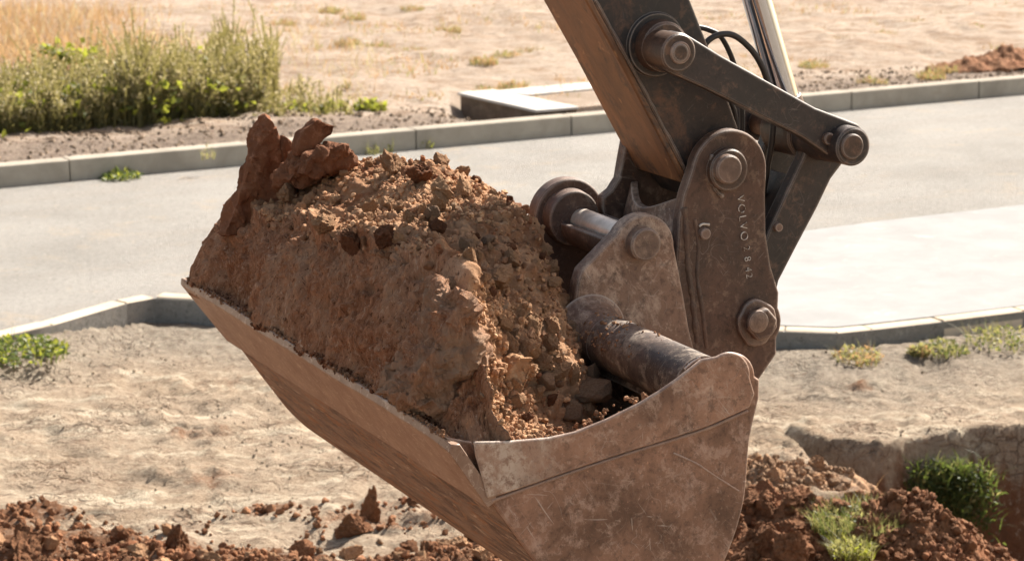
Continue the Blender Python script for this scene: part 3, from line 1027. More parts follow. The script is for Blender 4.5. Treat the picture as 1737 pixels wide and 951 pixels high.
# pins and collars on the near plate
lathe('pin_collar', 1238, 289, [(.556, .046), (.560, .050), (.5755, .052)], M['boss'], coupler, 40)
lathe('pin', 1238, 288, [(.536, .030), (.540, .034), (.556, .035)], M['pin'], coupler, 40)
wa = []
rnd = random.Random(4)
for k in range(22):
    a = 2 * math.pi * k / 22
    wa.append((a, .056 + rnd.uniform(-.005, .004)))
c_u, c_z = uz(1286, 547, .56)
plate_uz('washer', [(c_u + r * math.cos(a), c_z + r * math.sin(a)) for a, r in wa], .560, .5755, M['pin'], coupler, .005)
plate_uz('pin_nut', [(c_u + .041 * math.cos(R(60 * k + 12)), c_z + .041 * math.sin(R(60 * k + 12))) for k in range(6)], .535, .560, M['coupler'], coupler, .006)
lathe('pin', 1288, 546, [(.526, .022), (.528, .026), (.535, .027)], M['pin'], coupler, 32)
lathe('bolt', 1198, 397, [(.560, .011), (.562, .0135), (.5755, .0145)], M['pin'], coupler, 14)
bead('bolt_weld', [(1186, 384), (1192, 380), (1203, 381)], .574, .003, M['worn'], coupler, 2)
bead('weld_or_glint_bead', [(1160, 352), (1164, 400), (1166, 450), (1174, 510), (1182, 580)], .579, .009, M['weld'], coupler, 12)
bead('weld_or_glint_bead', [(1178, 372), (1184, 420), (1182, 470), (1190, 520), (1198, 590)], .578, .006, M['weld'], coupler, 13)
bead('weld_or_glint_bead', [(1208, 262), (1205, 290), (1212, 318), (1226, 334)], .574, .006, M['boss'], coupler, 14)

# lettering on the near plate
def lettering(body, px, py, size, rot, parent, w):
    cu_ = bpy.data.curves.new('lettering', 'FONT')
    cu_.body = body
    cu_.size = size
    cu_.extrude = .0012
    cu_.offset = -.0006
    cu_.space_character = 1.25
    tmp = bpy.data.objects.new('tmp', cu_)
    COL.objects.link(tmp)
    dg = bpy.context.evaluated_depsgraph_get()
    me = bpy.data.meshes.new_from_object(tmp.evaluated_get(dg))
    bpy.data.objects.remove(tmp)
    u0, z0 = uz(px, py, w)
    off = root_loc(parent)
    ca_, sa_ = math.cos(R(rot)), math.sin(R(rot))
    for v in me.vertices:
        x, y, z = v.co
        v.co = P3(u0 + x * ca_ - y * sa_, w - z, z0 + x * sa_ + y * ca_) - off
    me.materials.clear()
    o = link('lettering', me, M['chalk'], parent)
    return o
lettering('VOLVO', 1250, 332, .029, -83, coupler, .5745)
lettering('2 8 42', 1261, 418, .025, -83, coupler, .5745)

# ---- arm
arm_near = [(640, -700), (1003, 0), (1034, 56), (1064, 110), (1166, 305), (1200, 345), (1240, 345), (1262, 300), (1252, 215), (1216, 112), (1194, 58), (1172, 2), (860, -700)]
arm = plate('arm', arm_near, .632, .868, M['arm'], ex, .006)
# underside wear plate
ua, ub = [Vector(uz(640, -700, .632)), Vector(uz(1003, 0, .632)), Vector(uz(1064, 110, .632)), Vector(uz(1166, 305, .632))], None
lo = []
for i, p in enumerate(ua):
    d = (ua[min(i + 1, 3)] - ua[max(i - 1, 0)]).normalized()
    nrm = Vector((d.y, -d.x))
    if nrm.x > 0: nrm = -nrm
    lo.append(p + nrm * .016)
plate_uz('underside_plate', [(p.x, p.y) for p in ua] + [(p.x, p.y) for p in lo[::-1]], .624, .876, M['underside'], arm, .004)
bead('weld_or_glint_bead', [(1008, 0), (1070, 112), (1120, 208), (1168, 300)], .630, .006, M['boss'], arm, 21)
# boss of the link pivot
lathe('pivot_collar', 1130, 80, [(.585, .052), (.590, .058), (.632, .062)], M['boss'], arm, 44)
# weld pad on side
lathe('pivot_pad', 1126, 79, [(.622, .072), (.632, .076)], M['arm'], arm, 44, wref=.59)


def side_link(w0, w1, main):
    a, b = Vector(uz(1152, 91, .50)), Vector(uz(1440, 243, .50))
    d = (b - a).normalized()
    nr = Vector((-d.y, d.x))
    poly = []
    ra, rb = .047, .050
    ang = math.degrees(math.atan2(nr.y, nr.x))
    for k in range(19):
        t = R(ang + 180 * k / 18)
        poly.append((a.x + ra * math.cos(t), a.y + ra * math.sin(t)))
    poly.append(tuple(a + d * .11 - nr * .041)); poly.append(tuple(b - d * .12 - nr * .037))
    for k in range(19):
        t = R(ang + 180 + 180 * k / 18)
        poly.append((b.x + rb * math.cos(t), b.y + rb * math.sin(t)))
    poly.append(tuple(b - d * .12 + nr * .037)); poly.append(tuple(a + d * .11 + nr * .041))
    lk = plate_uz('side_link', poly, w0, w1, M['link'], ex, .005)
    return lk


sl1 = side_link(.505, .555, True)
lathe('link_boss', 1152, 90, [(.485, .040), (.489, .0435), (.585, .0435)], M['boss'], sl1, 40)
lathe('pin', 1155, 90, [(.480, .0235), (.482, .0255), (.486, .0262)], M['pin'], sl1, 32)
lathe('pin_face', 1155, 90, [(.478, .018), (.4805, .0215)], M['boss'], sl1, 32)
lathe('link_boss', 1448, 249, [(.462, .041), (.466, .046), (.505, .0465), (.60, .052), (.66, .052)], M['link'], sl1, 44)
lathe('pin', 1447, 249, [(.452, .027), (.455, .030), (.463, .0305)], M['boss'], sl1, 36)
lathe('bolt', 1408, 236, [(.492, .012), (.495, .0145), (.506, .0145)], M['boss'], sl1, 20)
lathe('bolt', 1117, 71, [(.565, .012), (.568, .0145), (.60, .0145)], M['boss'], sl1, 20)
sl2 = side_link(.90, .95, False)

# connecting links down to the coupler
def conn(w0, w1):
    return plate('push_link', [(1362, 268), (1336, 322), (1312, 374), (1299, 404), (1262, 480), (1250, 560), ('a', 1275, 545, .050, 215, 350), (1322, 476), (1352, 418), (1387, 352), (1410, 304), (1428, 280), (1440, 240), (1380, 220)], w0, w1, M['link'], ex, .006)
c1 = conn(.614, .655)
poly_c = outline([(1362, 268), (1336, 322), (1312, 374), (1299, 404), (1262, 480), (1250, 560), ('a', 1275, 545, .050, 215, 350), (1322, 476), (1352, 418), (1387, 352), (1410, 304), (1428, 280), (1440, 240), (1380, 220)], .614)
c2 = plate_uz('push_link', poly_c, .80, .84, M['link'], ex, .006)
lathe('bolt', 1322, 386, [(.600, .010), (.614, .012)], M['pin'], c1, 16)
plate_uz('cross_brace', [(u * 1.0, z) for u, z in outline([(1352, 300), (1385, 312), (1350, 395), (1318, 383)], .614)], .6555, .7995, M['link'], c1, .004)

# hydraulic cylinder: eye, rod, barrel
eye_c = uz(1448, 249, .46)
def lathe_c(name, c, profw, mat, parent, n=40, bevel=0):
    vs, fs = [], []
    for w, r in profw:
        for k in range(n):
            a = 2 * math.pi * k / n
            vs.append(P3(c[0] + r * math.cos(a), w, c[1] + r * math.sin(a)))
    for i in range(len(profw) - 1):
        for k in range(n): fs.append([i * n + k, i * n + (k + 1) % n, (i + 1) * n + (k + 1) % n, (i + 1) * n + k])
    fs.append(list(range(n))); fs.append([(len(profw) - 1) * n + k for k in range(n)])
    return obj(name, vs, fs, mat, parent, bevel, 35)
cyl = lathe_c('hydraulic_cylinder', eye_c, [(.662, .054), (.666, .058), (.794, .058), (.798, .054)], M['boss'], ex)
pe = P3(eye_c[0], .73, eye_c[1])
ptop = at(1284, 0, .73)
dr = (ptop - pe).normalized()
vs, fs = tube_geo([pe + dr * .03, pe + dr * .09], [.046, .040], 32)
obj('rod_end', vs, fs, M['boss'], cyl, .003)
vs, fs = tube_geo([pe + dr * .09, pe + dr * .9], .0345, 48)
obj('rod', vs, fs, M['chrome'], cyl, 0, 60)
vs, fs = tube_geo([pe + dr * .60, pe + dr * .62, pe + dr * 1.6], [.056, .06, .06], 40)
obj('barrel', vs, fs, M['arm'], cyl, 0)
lathe_c('cross_pin', eye_c, [(.60, .030), (.90, .030)], M['boss'], cyl)

# hoses
def hose(pix, w, r):
    vs, fs = tube_geo(smooth_path([at(x, y, ww) for x, y, ww in pix], 8), r, 12)
    return obj('hose', vs, fs, M['rubber'], ex, 0, 80)
hose([(1190, 95, .70), (1197, 74, .70), (1217, 60, .70), (1244, 60, .70), (1272, 82, .70), (1292, 112, .70), (1305, 150, .70), (1312, 190, .70), (1309, 240, .70), (1301, 290, .71), (1292, 340, .72)], .7, .0075)
hose([(1180, 46, .74), (1200, 50, .74), (1222, 62, .74), (1238, 90, .74), (1248, 120, .74), (1256, 160, .74), (1259, 200, .74), (1258, 250, .74)], .7, .0065)
hose([(1215, 120, .69), (1232, 160, .69), (1246, 190, .69), (1252, 240, .69)], .7, .006)

# ================================================================== SOIL LOAD
stations = [
    (1.69, [(320, 500), (322, 462), (342, 418), (375, 368), (425, 330), (505, 300), (590, 300), (650, 330), (712, 400)]),
    (1.45, [(369, 520), (372, 490), (386, 440), (410, 395), (455, 352), (560, 300), (645, 290), (725, 322), (776, 425)]),
    (1.15, [(436, 560), (440, 530), (452, 478), (472, 425), (520, 380), (620, 325), (730, 303), (815, 345), (857, 455)]),
    (.85, [(508, 600), (512, 572), (524, 510), (545, 450), (592, 402), (690, 368), (800, 345), (880, 375), (925, 480)]),
    (.60, [(574, 640), (580, 612), (596, 545), (630, 480), (672, 428), (755, 412), (850, 402), (914, 448), (972, 548)]),
    (.38, [(636, 680), (645, 652), (668, 580), (702, 500), (742, 462), (812, 480), (872, 525), (935, 592), (1010, 680)]),
    (.22, [(684, 705), (695, 678), (722, 610), (752, 540), (782, 500), (822, 580), (862, 650), (925, 715), (1050, 780)]),
    (.09, [(735, 730), (745, 712), (765, 672), (785, 640), (808, 620), (838, 685), (900, 740), (1005, 780), (1110, 800)]),
    (.005, [(775, 758), (790, 752), (810, 750), (830, 752), (850, 752), (890, 760), (960, 765), (1040, 765), (1120, 760)]),
]
ctrl = np.array([[uz(x, y, w) for x, y in row] for w, row in stations])     # (S,T,2)
wst = np.array([w for w, _ in stations])


def cr(vals, tt, n):
    """catmull-rom along axis 0"""
    f = tt * (n - 1)
    i = np.clip(np.floor(f).astype(int), 0, n - 2)
    t = f - i
    p0, p1, p2, p3 = vals[np.clip(i - 1, 0, n - 1)], vals[i], vals[i + 1], vals[np.clip(i + 2, 0, n - 1)]
    t = t.reshape(-1, *([1] * (vals.ndim - 1)))
    return .5 * ((2 * p1) + (p2 - p0) * t + (2 * p0 - 5 * p1 + 4 * p2 - p3) * t * t + (3 * p1 - p0 - 3 * p2 + p3) * t ** 3)


NS, NTc = 560, 420
wn_ = np.linspace(0, 1, NS)
# even spacing in w
wtab = cr(wst[:, None], np.linspace(0, 1, 2000), len(wst))[:, 0]
targ = np.linspace(wst[0], wst[-1], NS)
sp_par = np.interp(-targ, -wtab, np.linspace(0, 1, 2000))
rows = cr(ctrl, sp_par, len(stations))                    # (NS,T,2)
cols = cr(np.transpose(rows, (1, 0, 2)), np.linspace(0, 1, NTc), rows.shape[1])   # (NTc,NS,2)
uzg = np.transpose(cols, (1, 0, 2))                       # (NS,NTc,2)
Wg = np.repeat(targ[:, None], NTc, 1)
pts = np.zeros((NS, NTc, 3))
pts[..., 0] = O3.x + uzg[..., 0] * Uv.x + Wg * Wv.x
pts[..., 1] = O3.y + uzg[..., 0] * Uv.y + Wg * Wv.y
pts[..., 2] = uzg[..., 1]


def normals(p):
    du = np.gradient(p, axis=0)
    dv = np.gradient(p, axis=1)
    nrm = np.cross(du, dv)
    nrm /= np.linalg.norm(nrm, axis=2, keepdims=True) + 1e-9
    if nrm[..., 2].mean() < 0: nrm = -nrm
    return nrm


tpar = np.repeat(np.linspace(0, 1, NTc)[None, :], NS, 0)
fl = pts.reshape(-1, 3)
loc = np.stack([uzg[..., 0].ravel(), Wg.ravel(), uzg[..., 1].ravel()], 1)
ridge = 0.485 + 0.055 * fbm(loc * np.array([0, 1, 0]), 3.5, 3, 201).reshape(NS, NTc)
mask = 1 - sstep(ridge - .02, ridge + .015, tpar)                       # 1 on the cut face
nr = normals(pts)
edge_fade = sstep(0, .08, tpar) * sstep(1, .93, tpar) * sstep(0, .03, (1.69 - Wg)) ** .5
d_big = 0.028 * fbm(loc, 3.0, 4, 211).reshape(NS, NTc)
d_med = 0.006 * fbm(loc, 11, 4, 214).reshape(NS, NTc)
# cut face: scraped, fibrous, with a few vertical rips
vloc = loc * np.array([1.0, 1.0, .32])
fib = fbm(vloc + .03 * np.stack([fbm(loc, 9, 2, 5)] * 3, 1), 55, 4, 221, .62).reshape(NS, NTc)
rip = np.maximum(0, 0.12 - np.abs(fbm(vloc, 6, 3, 231))).reshape(NS, NTc) / .12
def terr(n_, k):
    q = n_ * k
    f_ = np.floor(q)
    return (f_ + sstep(.72, 1.0, q - f_)) / k


wl = vloc + .035 * np.stack([fbm(vloc, 7, 3, 401), fbm(vloc, 7, 3, 402), fbm(vloc, 7, 3, 403)], 1)
ter1 = terr(fbm(wl, 8, 4, 411, .55), 3.5).reshape(NS, NTc)
ter2 = terr(fbm(wl, 22, 3, 421, .55), 3.0).reshape(NS, NTc)
d_face = .022 * ter1 + .008 * ter2 + 0.007 * fib + .004 * lumps(loc, .016, 371, .6).reshape(NS, NTc) - .020 * rip * (fbm(loc, 4, 2, 238).reshape(NS, NTc) > 0.05) 
# crumbly top
lj = loc + .010 * np.stack([fbm(loc, 28, 3, 381), fbm(loc, 28, 3, 382), fbm(loc, 28, 3, 383)], 1) + .003 * np.stack([fbm(loc, 90, 2, 391), fbm(loc, 90, 2, 392), fbm(loc, 90, 2, 393)], 1)
c1_ = lumps(lj, .075, 301, .6).reshape(NS, NTc)
c2_ = lumps(lj, .038, 311, .75).reshape(NS, NTc)
c3_ = lumps(lj, .019, 321, .85).reshape(NS, NTc)
c4_ = lumps(lj, .010, 331, .85).reshape(NS, NTc)
clumpy = sstep(-.35, .35, fbm(loc, 4, 3, 341)).reshape(NS, NTc)
d_top = c1_ * .020 * clumpy + c2_ * .014 + c3_ * .0085 + c4_ * .006 + .012 * fbm(loc, 12, 4, 351).reshape(NS, NTc)
# a broken lip at the crest of the cut face
lipb = np.exp(-((tpar - ridge - .0) / .022) ** 2) * (.018 + .035 * np.maximum(0, fbm(loc * np.array([0, 1, 0]), 14, 4, 361).reshape(NS, NTc)))
disp = (d_big + d_med + mask * d_face + (1 - mask) * d_top + lipb) * edge_fade
pts2 = pts + nr * disp[..., None]
heap = grid_obj('soil_load', pts2.reshape(-1, 3), M['heap'], NS, NTc, origin=Vector(pts2.reshape(-1, 3).mean(0)))
fa = heap.data.attributes.new('face_mask', 'FLOAT', 'POINT')
fa.data.foreach_set('value', mask.astype(np.float32).ravel())
tag(heap, 'big heap of crumbly red brown soil filling the bucket, its cut face towards the lip', 'soil', kind='stuff')
hn = normals(pts2)


# ---- clods
def rock_mesh(name, seed, sub=4, cuts=6, cutd=(.62, .9), amp=.22, fine=.06, stretch=(1, 1, 1), mat=None, ms=3):
    bm = bmesh.new()
    bmesh.ops.create_icosphere(bm, subdivisions=sub, radius=1)
    p = np.array([v.co[:] for v in bm.verts])
    rg = np.random.RandomState(seed)
    q = p.copy()
    q *= (1 + amp * fbm(p + seed * 3.1, 1.3, 3, seed))[:, None]
    for k in range(cuts):
        nv = rg.normal(size=3); nv /= np.linalg.norm(nv)
        dd = rg.uniform(*cutd)
        e = np.maximum(0, q @ nv - dd)
        q -= e[:, None] * nv * .92
    q *= (1 + fine * fbm(p + seed, 5, 4, seed + 50, .6) + fine * .5 * lumps(p * 1.0 + seed * 9, .35, seed, .8))[:, None]
    q *= np.array(stretch)
    for v, c in zip(bm.verts, q): v.co = c
    me = bpy.data.meshes.new(name)
    bm.to_mesh(me)
    bm.free()
    me.shade_smooth()
    me.set_sharp_from_angle(angle=R(50))
    if mat: me.materials.append(mat)
    return me


def thing_rock(name, me, loc_, size, rot, label, cat, group=None):
    o = bpy.data.objects.new(name, me)
    COL.objects.link(o)
    o.location = loc_
    o.scale = size if isinstance(size, tuple) else (size,) * 3
    o.rotation_euler = rot
    tag(o, label, cat, group)
    return o


rd = random.Random(77)
clod_d = [rock_mesh('clod', 10 + k, 5, 9, (.55, .9), .34, .13, mat=M['clod_dry']) for k in range(5)]
clod_r = [rock_mesh('clod', 30 + k, 5, 9, (.5, .85), .36, .15, mat=M['clod_red']) for k in range(4)]
stone_m = [rock_mesh('stone', 50 + k, 5, 9, (.5, .85), .2, .05, mat=M['stone']) for k in range(4)]


def rrot(): return (rd.uniform(0, 6.28), rd.uniform(0, 6.28), rd.uniform(0, 6.28))


# individually recognisable clods, placed at their spot on the load
def heap_pt(px, py):
    """nearest load surface point on the sight line"""
    r = ray(px, py).normalized()
    c = np.array([0, 0, H])
    v = pts2[::3, ::3] - c
    tt = v @ np.array(r)
    dist = np.linalg.norm(v - tt[..., None] * np.array(r), axis=2)
    cand = dist < .012
    if cand.any():
        tv = np.where(cand, tt, 1e9)
        idx = np.unravel_index(tv.argmin(), tv.shape)
    else:
        idx = np.unravel_index(dist.argmin(), dist.shape)
    return Vector(pts2[::3, ::3][idx])


LB = 'on the load'
specials = [
    (487, 326, 17, 'd', 'pale rounded clod beside the foot of the tall red earth slab on the load'),
    (664, 280, 23, 'd', 'grey brown clod on the far crest of the load, left of the red one'),
    (713, 293, 24, 'r', 'red brown angular clod on the far crest of the load, between two brown ones'),
    (751, 322, 22, 'd', 'smooth dark oval clod on the far crest of the load, right of the red one'),
    (787, 318, 17, 'd', 'pointed brown clod standing on the far crest of the load'),
    (627, 350, 16, 'd', 'round crumbly clod in the middle of the top of the load'),
    (552, 378, 22, 'd', 'flat tan clod near the crest of the cut soil face'),
    (693, 366, 13, 'd', 'small dark clod in the middle of the load top, right of the round crumbly one'),
    (733, 362, 15, 's', 'grey pebble in the middle of the load top below the oval clod'),
    (793, 414, 17, 's', 'pale stone on the right slope of the load'),
    (600, 412, 24, 'r', 'broad red clod breaking out of the crest of the cut face'),
    (650, 402, 22, 'r', 'red clod on the crest of the cut face, right of the broad one'),
    (940, 478, 12, 'd', 'brown clod lying against the foot of the near bucket lug'),
    (845, 470, 28, 'd', 'large dark flat clod half sunk in the right slope of the load'),
    (765, 480, 13, 's', 'pale stone stuck at the crest of the cut face'),
]
MS = {'d': clod_d, 'r': clod_r, 's': stone_m}
for i, (px, py, pr, kd_, lab) in enumerate(specials):
    p = heap_pt(px, py + pr * .45)
    dpt = (p - Vector((0, 0, H))).length
    s_ = pr * dpt / F
    r_ = ray(px, py).normalized()
    c = Vector((0, 0, H)) + r_ * dpt
    st_ = {4: (.8, .8, 1.3), 6: (1.1, .8, .8), 13: (1.3, 1.0, .6), 3: (1.0, .8, 1.0)}.get(i, (1, .9, .9))
    thing_rock('stone' if kd_ == 's' else 'earth_clod', MS[kd_][i % 4], c, tuple(s_ * q for q in st_), (rd.uniform(-.4, .4), rd.uniform(-.5, .5), rd.uniform(0, 6)), lab, 'stone' if kd_ == 's' else 'clod')

# scattered clods over the crumbly part
placed = []
cnt = 0
tries = 0
while cnt < 130 and tries < 6000:
    tries += 1
    i, j = rd.randrange(15, NS - 20), rd.randrange(int(.47 * NTc), int(.93 * NTc))
    if mask[i, j] > .3: continue
    p = pts2[i, j]
    s_ = rd.choice([.009, .010, .012, .013, .015, .018, .023])
    if any((p[0] - q[0]) ** 2 + (p[1] - q[1]) ** 2 + (p[2] - q[2]) ** 2 < ((s_ + q[3]) * 1.1) ** 2 for q in placed): continue
    placed.append((p[0], p[1], p[2], s_))
    nvec = hn[i, j]
    c = Vector(p) + Vector(nvec) * s_ * .45
    kind_ = rd.choices('drs', [6, 1.5, .6])[0]
    o = thing_rock('stone' if kind_ == 's' else 'earth_clod', MS[kind_][cnt % 4], c, tuple(s_ * rd.uniform(.8, 1.15) for _ in range(3)), rrot(),
                   'small grey stone lying among the crumbs on top of the load' if kind_ == 's' else ('small red clod among the crumbs on top of the load' if kind_ == 'r' else 'small dry brown clod among the crumbs on top of the load'),
                   'stone' if kind_ == 's' else 'clod',
                   'grey stones on the load' if kind_ == 's' else ('red clods on the load' if kind_ == 'r' else 'dry clods on the load'))
    cnt += 1


# (crumbs below)
def crumbs(name, P, N, sizes, mat, seed, label, cat='soil crumbs'):
    rg = np.random.RandomState(seed)
    bm = bmesh.new()
    bmesh.ops.create_icosphere(bm, subdivisions=2, radius=1)
    bv = np.array([v.co[:] for v in bm.verts])
    bf = np.array([[v.index for v in f.verts] for f in bm.faces])
    bm.free()
    V, Fc = [], []
    for k in range(len(P)):
        q = bv * (1 + .42 * vnoise(bv * 1.9 + k * 7.7, k))[:, None]
        q = np.clip(q, -rg.uniform(.6, 1, 3), rg.uniform(.55, 1, 3))
        A = np.linalg.qr(rg.normal(size=(3, 3)))[0]
        q = (q * rg.uniform(.65, 1.2, 3)) @ A * sizes[k] + P[k] + N[k] * sizes[k] * .4
        V.append(q); Fc.append(bf + k * len(bv))
    V = np.concatenate(V); Fc = np.concatenate(Fc)
    ctr = V.mean(0)
    me = bpy.data.meshes.new(name)
    me.from_pydata((V - ctr).tolist(), [], Fc.tolist())
    ta = me.attributes.new('tone', 'FLOAT', 'POINT')
    ta.data.foreach_set('value', np.repeat(rg.uniform(.55, 1.35, len(P)), len(bv)).astype(np.float32))
    o = link(name, me, mat)
    o.location = ctr
    tag(o, label, cat, kind='stuff')
    return o


rg = np.random.RandomState(9)
ii = rg.randint(5, NS - 3, 13000); jj = rg.randint(int(.43 * NTc), int(.97 * NTc), 13000)
keep = (mask[ii, jj] < .5) & (rg.rand(13000) < .08 + .9 * clumpy[ii, jj] ** 2)
ii, jj = ii[keep][:6500], jj[keep][:6500]
crumbs('soil_crumbs', pts2[ii, jj], hn[ii, jj], .0028 + .006 * rg.rand(len(ii)) ** 2.2, M['clod_dry'], 3, 'loose dry crumbs of soil sprinkled over the top of the load')
ii, jj = rg.randint(5, NS - 3, 1500), rg.randint(int(.45 * NTc), int(.97 * NTc), 1500)
crumbs('soil_crumbs', pts2[ii, jj], hn[ii, jj], .003 + .008 * rg.rand(len(ii)) ** 2.2, M['clod_mix'], 33, 'loose red crumbs of soil sprinkled over the top of the load')
# dirt stuck along the lip and the near rim
f_ = rg.rand(900)
ww_ = 1.70 * f_
lipP = np.array([P3(t0.x + dt.x * .004 + rg.normal(0, .004), w, t0.y + dt.y * .004 + rg.normal(0, .003)) for w in ww_])
crumbs('soil_crumbs', lipP, np.tile([0, 0, 1.0], (900, 1)), .0018 + .005 * rg.rand(900) ** 4, M['clod_mix'], 34, 'red brown crumbs sitting along the lip of the bucket')
rim2 = outline([(1118, 662), (1085, 682), (1030, 709), (975, 731), (930, 741), (860, 747), (810, 748)], 0)
rp = []
for k in range(110):
    a_ = rg.rand() ** .8 * (len(rim2) - 1.001); i_ = int(a_); q_ = a_ - i_
    rp.append(P3(rim2[i_][0] * (1 - q_) + rim2[i_ + 1][0] * q_, rg.uniform(-.004, .05), rim2[i_][1] * (1 - q_) + rim2[i_ + 1][1] * q_ + rg.uniform(-.012, .002)))
tb = []
c0 = uz(1190, 652, 0)
for k in range(170):
    a_ = R(rg.uniform(70, 175)); w_ = .50 - abs(rg.normal(0, .16))
    if w_ < .03: continue
    tb.append(P3(c0[0] + .0625 * math.cos(a_), w_, c0[1] + .0625 * math.sin(a_)))
crumbs('soil_crumbs', np.array(tb), np.tile([0, 0, .3], (len(tb), 1)), .0012 + .0045 * rg.rand(len(tb)) ** 3, M['clod_mix'], 36, 'dusty crumbs stuck on the cross tube of the bucket')
crumbs('soil_crumbs', np.array(rp), np.tile([0, 0, 1.0], (110, 1)), .002 + .006 * rg.rand(110) ** 2, M['clod_mix'], 35, 'red crumbs piled behind the near rim of the bucket')
jl = rg.randint(2, NS - 3, 500)
crumbs('soil_crumbs', pts2[jl, rg.randint(14, 40, 500)], hn[jl, 20], .002 + .004 * rg.rand(500) ** 2, M['clod_red'], 4, 'fine red crumbs stuck along the bottom of the cut soil face')


# tall slabs of compacted earth at the far end
def slab_rock(name, outl, w0, w1, mat, seed, label, lean=0.0, sub=26, amp=.012, crumb=0.0):
    poly = [Vector((*uz(x, y, w0), 0)) for x, y in outl]
    n = len(poly)
    bm = bmesh.new()
    a = [bm.verts.new(P3(p.x, w0, p.y)) for p in poly]
    b = [bm.verts.new(P3(p.x + lean, w1, p.y - .01)) for p in poly]
    bm.faces.new(a); bm.faces.new(b[::-1])
    for i in range(n): bm.faces.new([a[i], a[(i + 1) % n], b[(i + 1) % n], b[i]])
    bmesh.ops.recalc_face_normals(bm, faces=bm.faces)
    bmesh.ops.triangulate(bm, faces=bm.faces)
    for _ in range(5):
        es = [e for e in bm.edges if e.calc_length() > .0075]
        if not es: break
        bmesh.ops.subdivide_edges(bm, edges=es, cuts=1)
        bmesh.ops.triangulate(bm, faces=bm.faces)
    bmesh.ops.smooth_vert(bm, verts=bm.verts, factor=.5, use_axis_x=True, use_axis_y=True, use_axis_z=True)
    bm.normal_update()
    p = np.array([v.co[:] for v in bm.verts]); nm = np.array([v.normal[:] for v in bm.verts])
    q = p + nm * (amp * fbm(p * np.array([1, 1, .5]), 26, 5, seed, .6) + amp * 1.2 * fbm(p, 9, 3, seed + 9) + amp * .9 * np.floor(2.2 * fbm(p + .01 * np.sin(p * 40), 14, 3, seed + 5)) / 2.2 + crumb * (lumps(p, .035, seed, .9) + .6 * lumps(p, .018, seed + 3, .9)))[:, None]
    c = q.mean(0)
    for v, x in zip(bm.verts, q): v.co = x - c
    me = bpy.data.meshes.new(name)
    bm.to_mesh(me); bm.free()
    me.shade_smooth(); me.set_sharp_from_angle(angle=R(40))
    o = link(name, me, mat)
    o.location = c
    tag(o, label, 'clod')
    return o


slab_rock('earth_slab', [(380, 400), (402, 348), (418, 300), (434, 254), (442, 236), (448, 214), (455, 203), (462, 214), (470, 234), (478, 262), (478, 300), (476, 340), (452, 384), (415, 402)], 1.52, 1.60, M['clod_red'], 3, 'tall pointed slab of dark red earth standing at the far corner of the load', amp=.009, crumb=.005)
slab_rock('earth_slab', [(478, 360), (480, 300), (481, 250), (484, 232), (493, 242), (500, 268), (501, 300), (497, 350)], 1.50, 1.56, M['clod_red'], 8, 'thin upright red slab leaning on the tallest pointed slab of the load', amp=.004)
slab_rock('earth_clod', [(507, 246), (518, 222), (540, 203), (556, 206), (572, 212), (568, 232), (548, 243), (528, 252), (508, 262)], 1.38, 1.43, M['clod_red'], 12, 'jagged dark red clod perched highest, right of the pointed slabs', amp=.005)
slab_rock('earth_clod', [(528, 268), (550, 256), (580, 250), (598, 260), (607, 277), (590, 292), (550, 298), (518, 294)], 1.30, 1.45, M['clod_red'], 15, 'wide red crumbly clod under the jagged perched one', amp=.008, crumb=.012)
slab_rock('earth_clod', [(490, 306), (503, 284), (530, 276), (556, 290), (560, 312), (500, 324)], 1.36, 1.46, M['clod_red'], 19, 'low red clod wedged between the upright slab and the wide crumbly clod', amp=.008, crumb=.012)
# chunk sticking out on the right slope and the slab in front
slab_rock('earth_clod', [(852, 348), (866, 346), (880, 350), (897, 347), (897, 360), (880, 368), (862, 366)], .82, .88, M['clod_red'], 23, 'flat red splinter of clay jutting out over the road from the load', amp=.006)
slab_rock('earth_clod', [(845, 668), (858, 632), (884, 606), (905, 606), (908, 628), (896, 660), (884, 676), (850, 690)], .16, .24, M['clod_dry'], 27, 'tilted flat brown clod in front of the dark hollow of the bucket', amp=.006)
slab_rock('earth_clod', [(786, 494), (800, 512), (808, 548), (822, 600), (832, 655), (824, 690), (800, 742), (768, 744), (730, 712), (690, 690), (700, 640), (735, 590), (762, 540)], .08, .26, M['wedge'], 31, 'tall tan wedge of cracked clay at the near end of the cut face', amp=.017)
def in_hollow(px, py, sx, sy, sz, me, lab, cat):
    p = heap_pt(px, py + 8)
    thing_rock('stone' if cat == 'stone' else 'earth_clod', me, p + Vector((0, 0, sz * .45)), (sx, sy, sz), (rd.uniform(-.3, .3), rd.uniform(-.3, .3), TH + rd.uniform(-.5, .5)), lab, cat)


for (px, py, sx, sz, k, lab) in [(1010, 660, .062, .034, 1, 'long grey brown stone lying in the dark hollow of the bucket'), (968, 692, .034, .024, 2, 'pale stone half buried at the near rim of the bucket hollow'),
                             (935, 645, .036, .022, 3, 'dark flat stone in the bucket hollow, left of the long one'), (1070, 668, .030, .022, 0, 'small dark stone in the bucket hollow beneath the cross tube'),
                             (985, 700, .020, .017, 1, 'smallest pale stone at the near rim of the bucket hollow'), (1035, 630, .030, .024, 2, 'dark stone behind the long one in the bucket hollow, under the cross tube')]:
    in_hollow(px, py, sx, sx * .7, sz, stone_m[k], lab, 'stone')
for k, (px, py, r_) in enumerate([(872, 585, .030), (905, 600, .034), (935, 590, .026), (860, 560, .022), (893, 640, .030), (925, 620, .026), (955, 640, .028), (918, 672, .024), (950, 610, .020), (880, 660, .022), (978, 640, .022), (1000, 690, .020), (1040, 690, .018), (945, 560, .024), (905, 555, .022)]):
    p = heap_pt(px, py)
    thing_rock('earth_clod', clod_d[k % 5], p + Vector((0, 0, r_ * .3)), (r_, r_ * rd.uniform(.7, 1), r_ * rd.uniform(.6, .9)), rrot(), 'large brown clod on the slope that falls into the bucket hollow', 'clod', 'large clods above the bucket hollow')

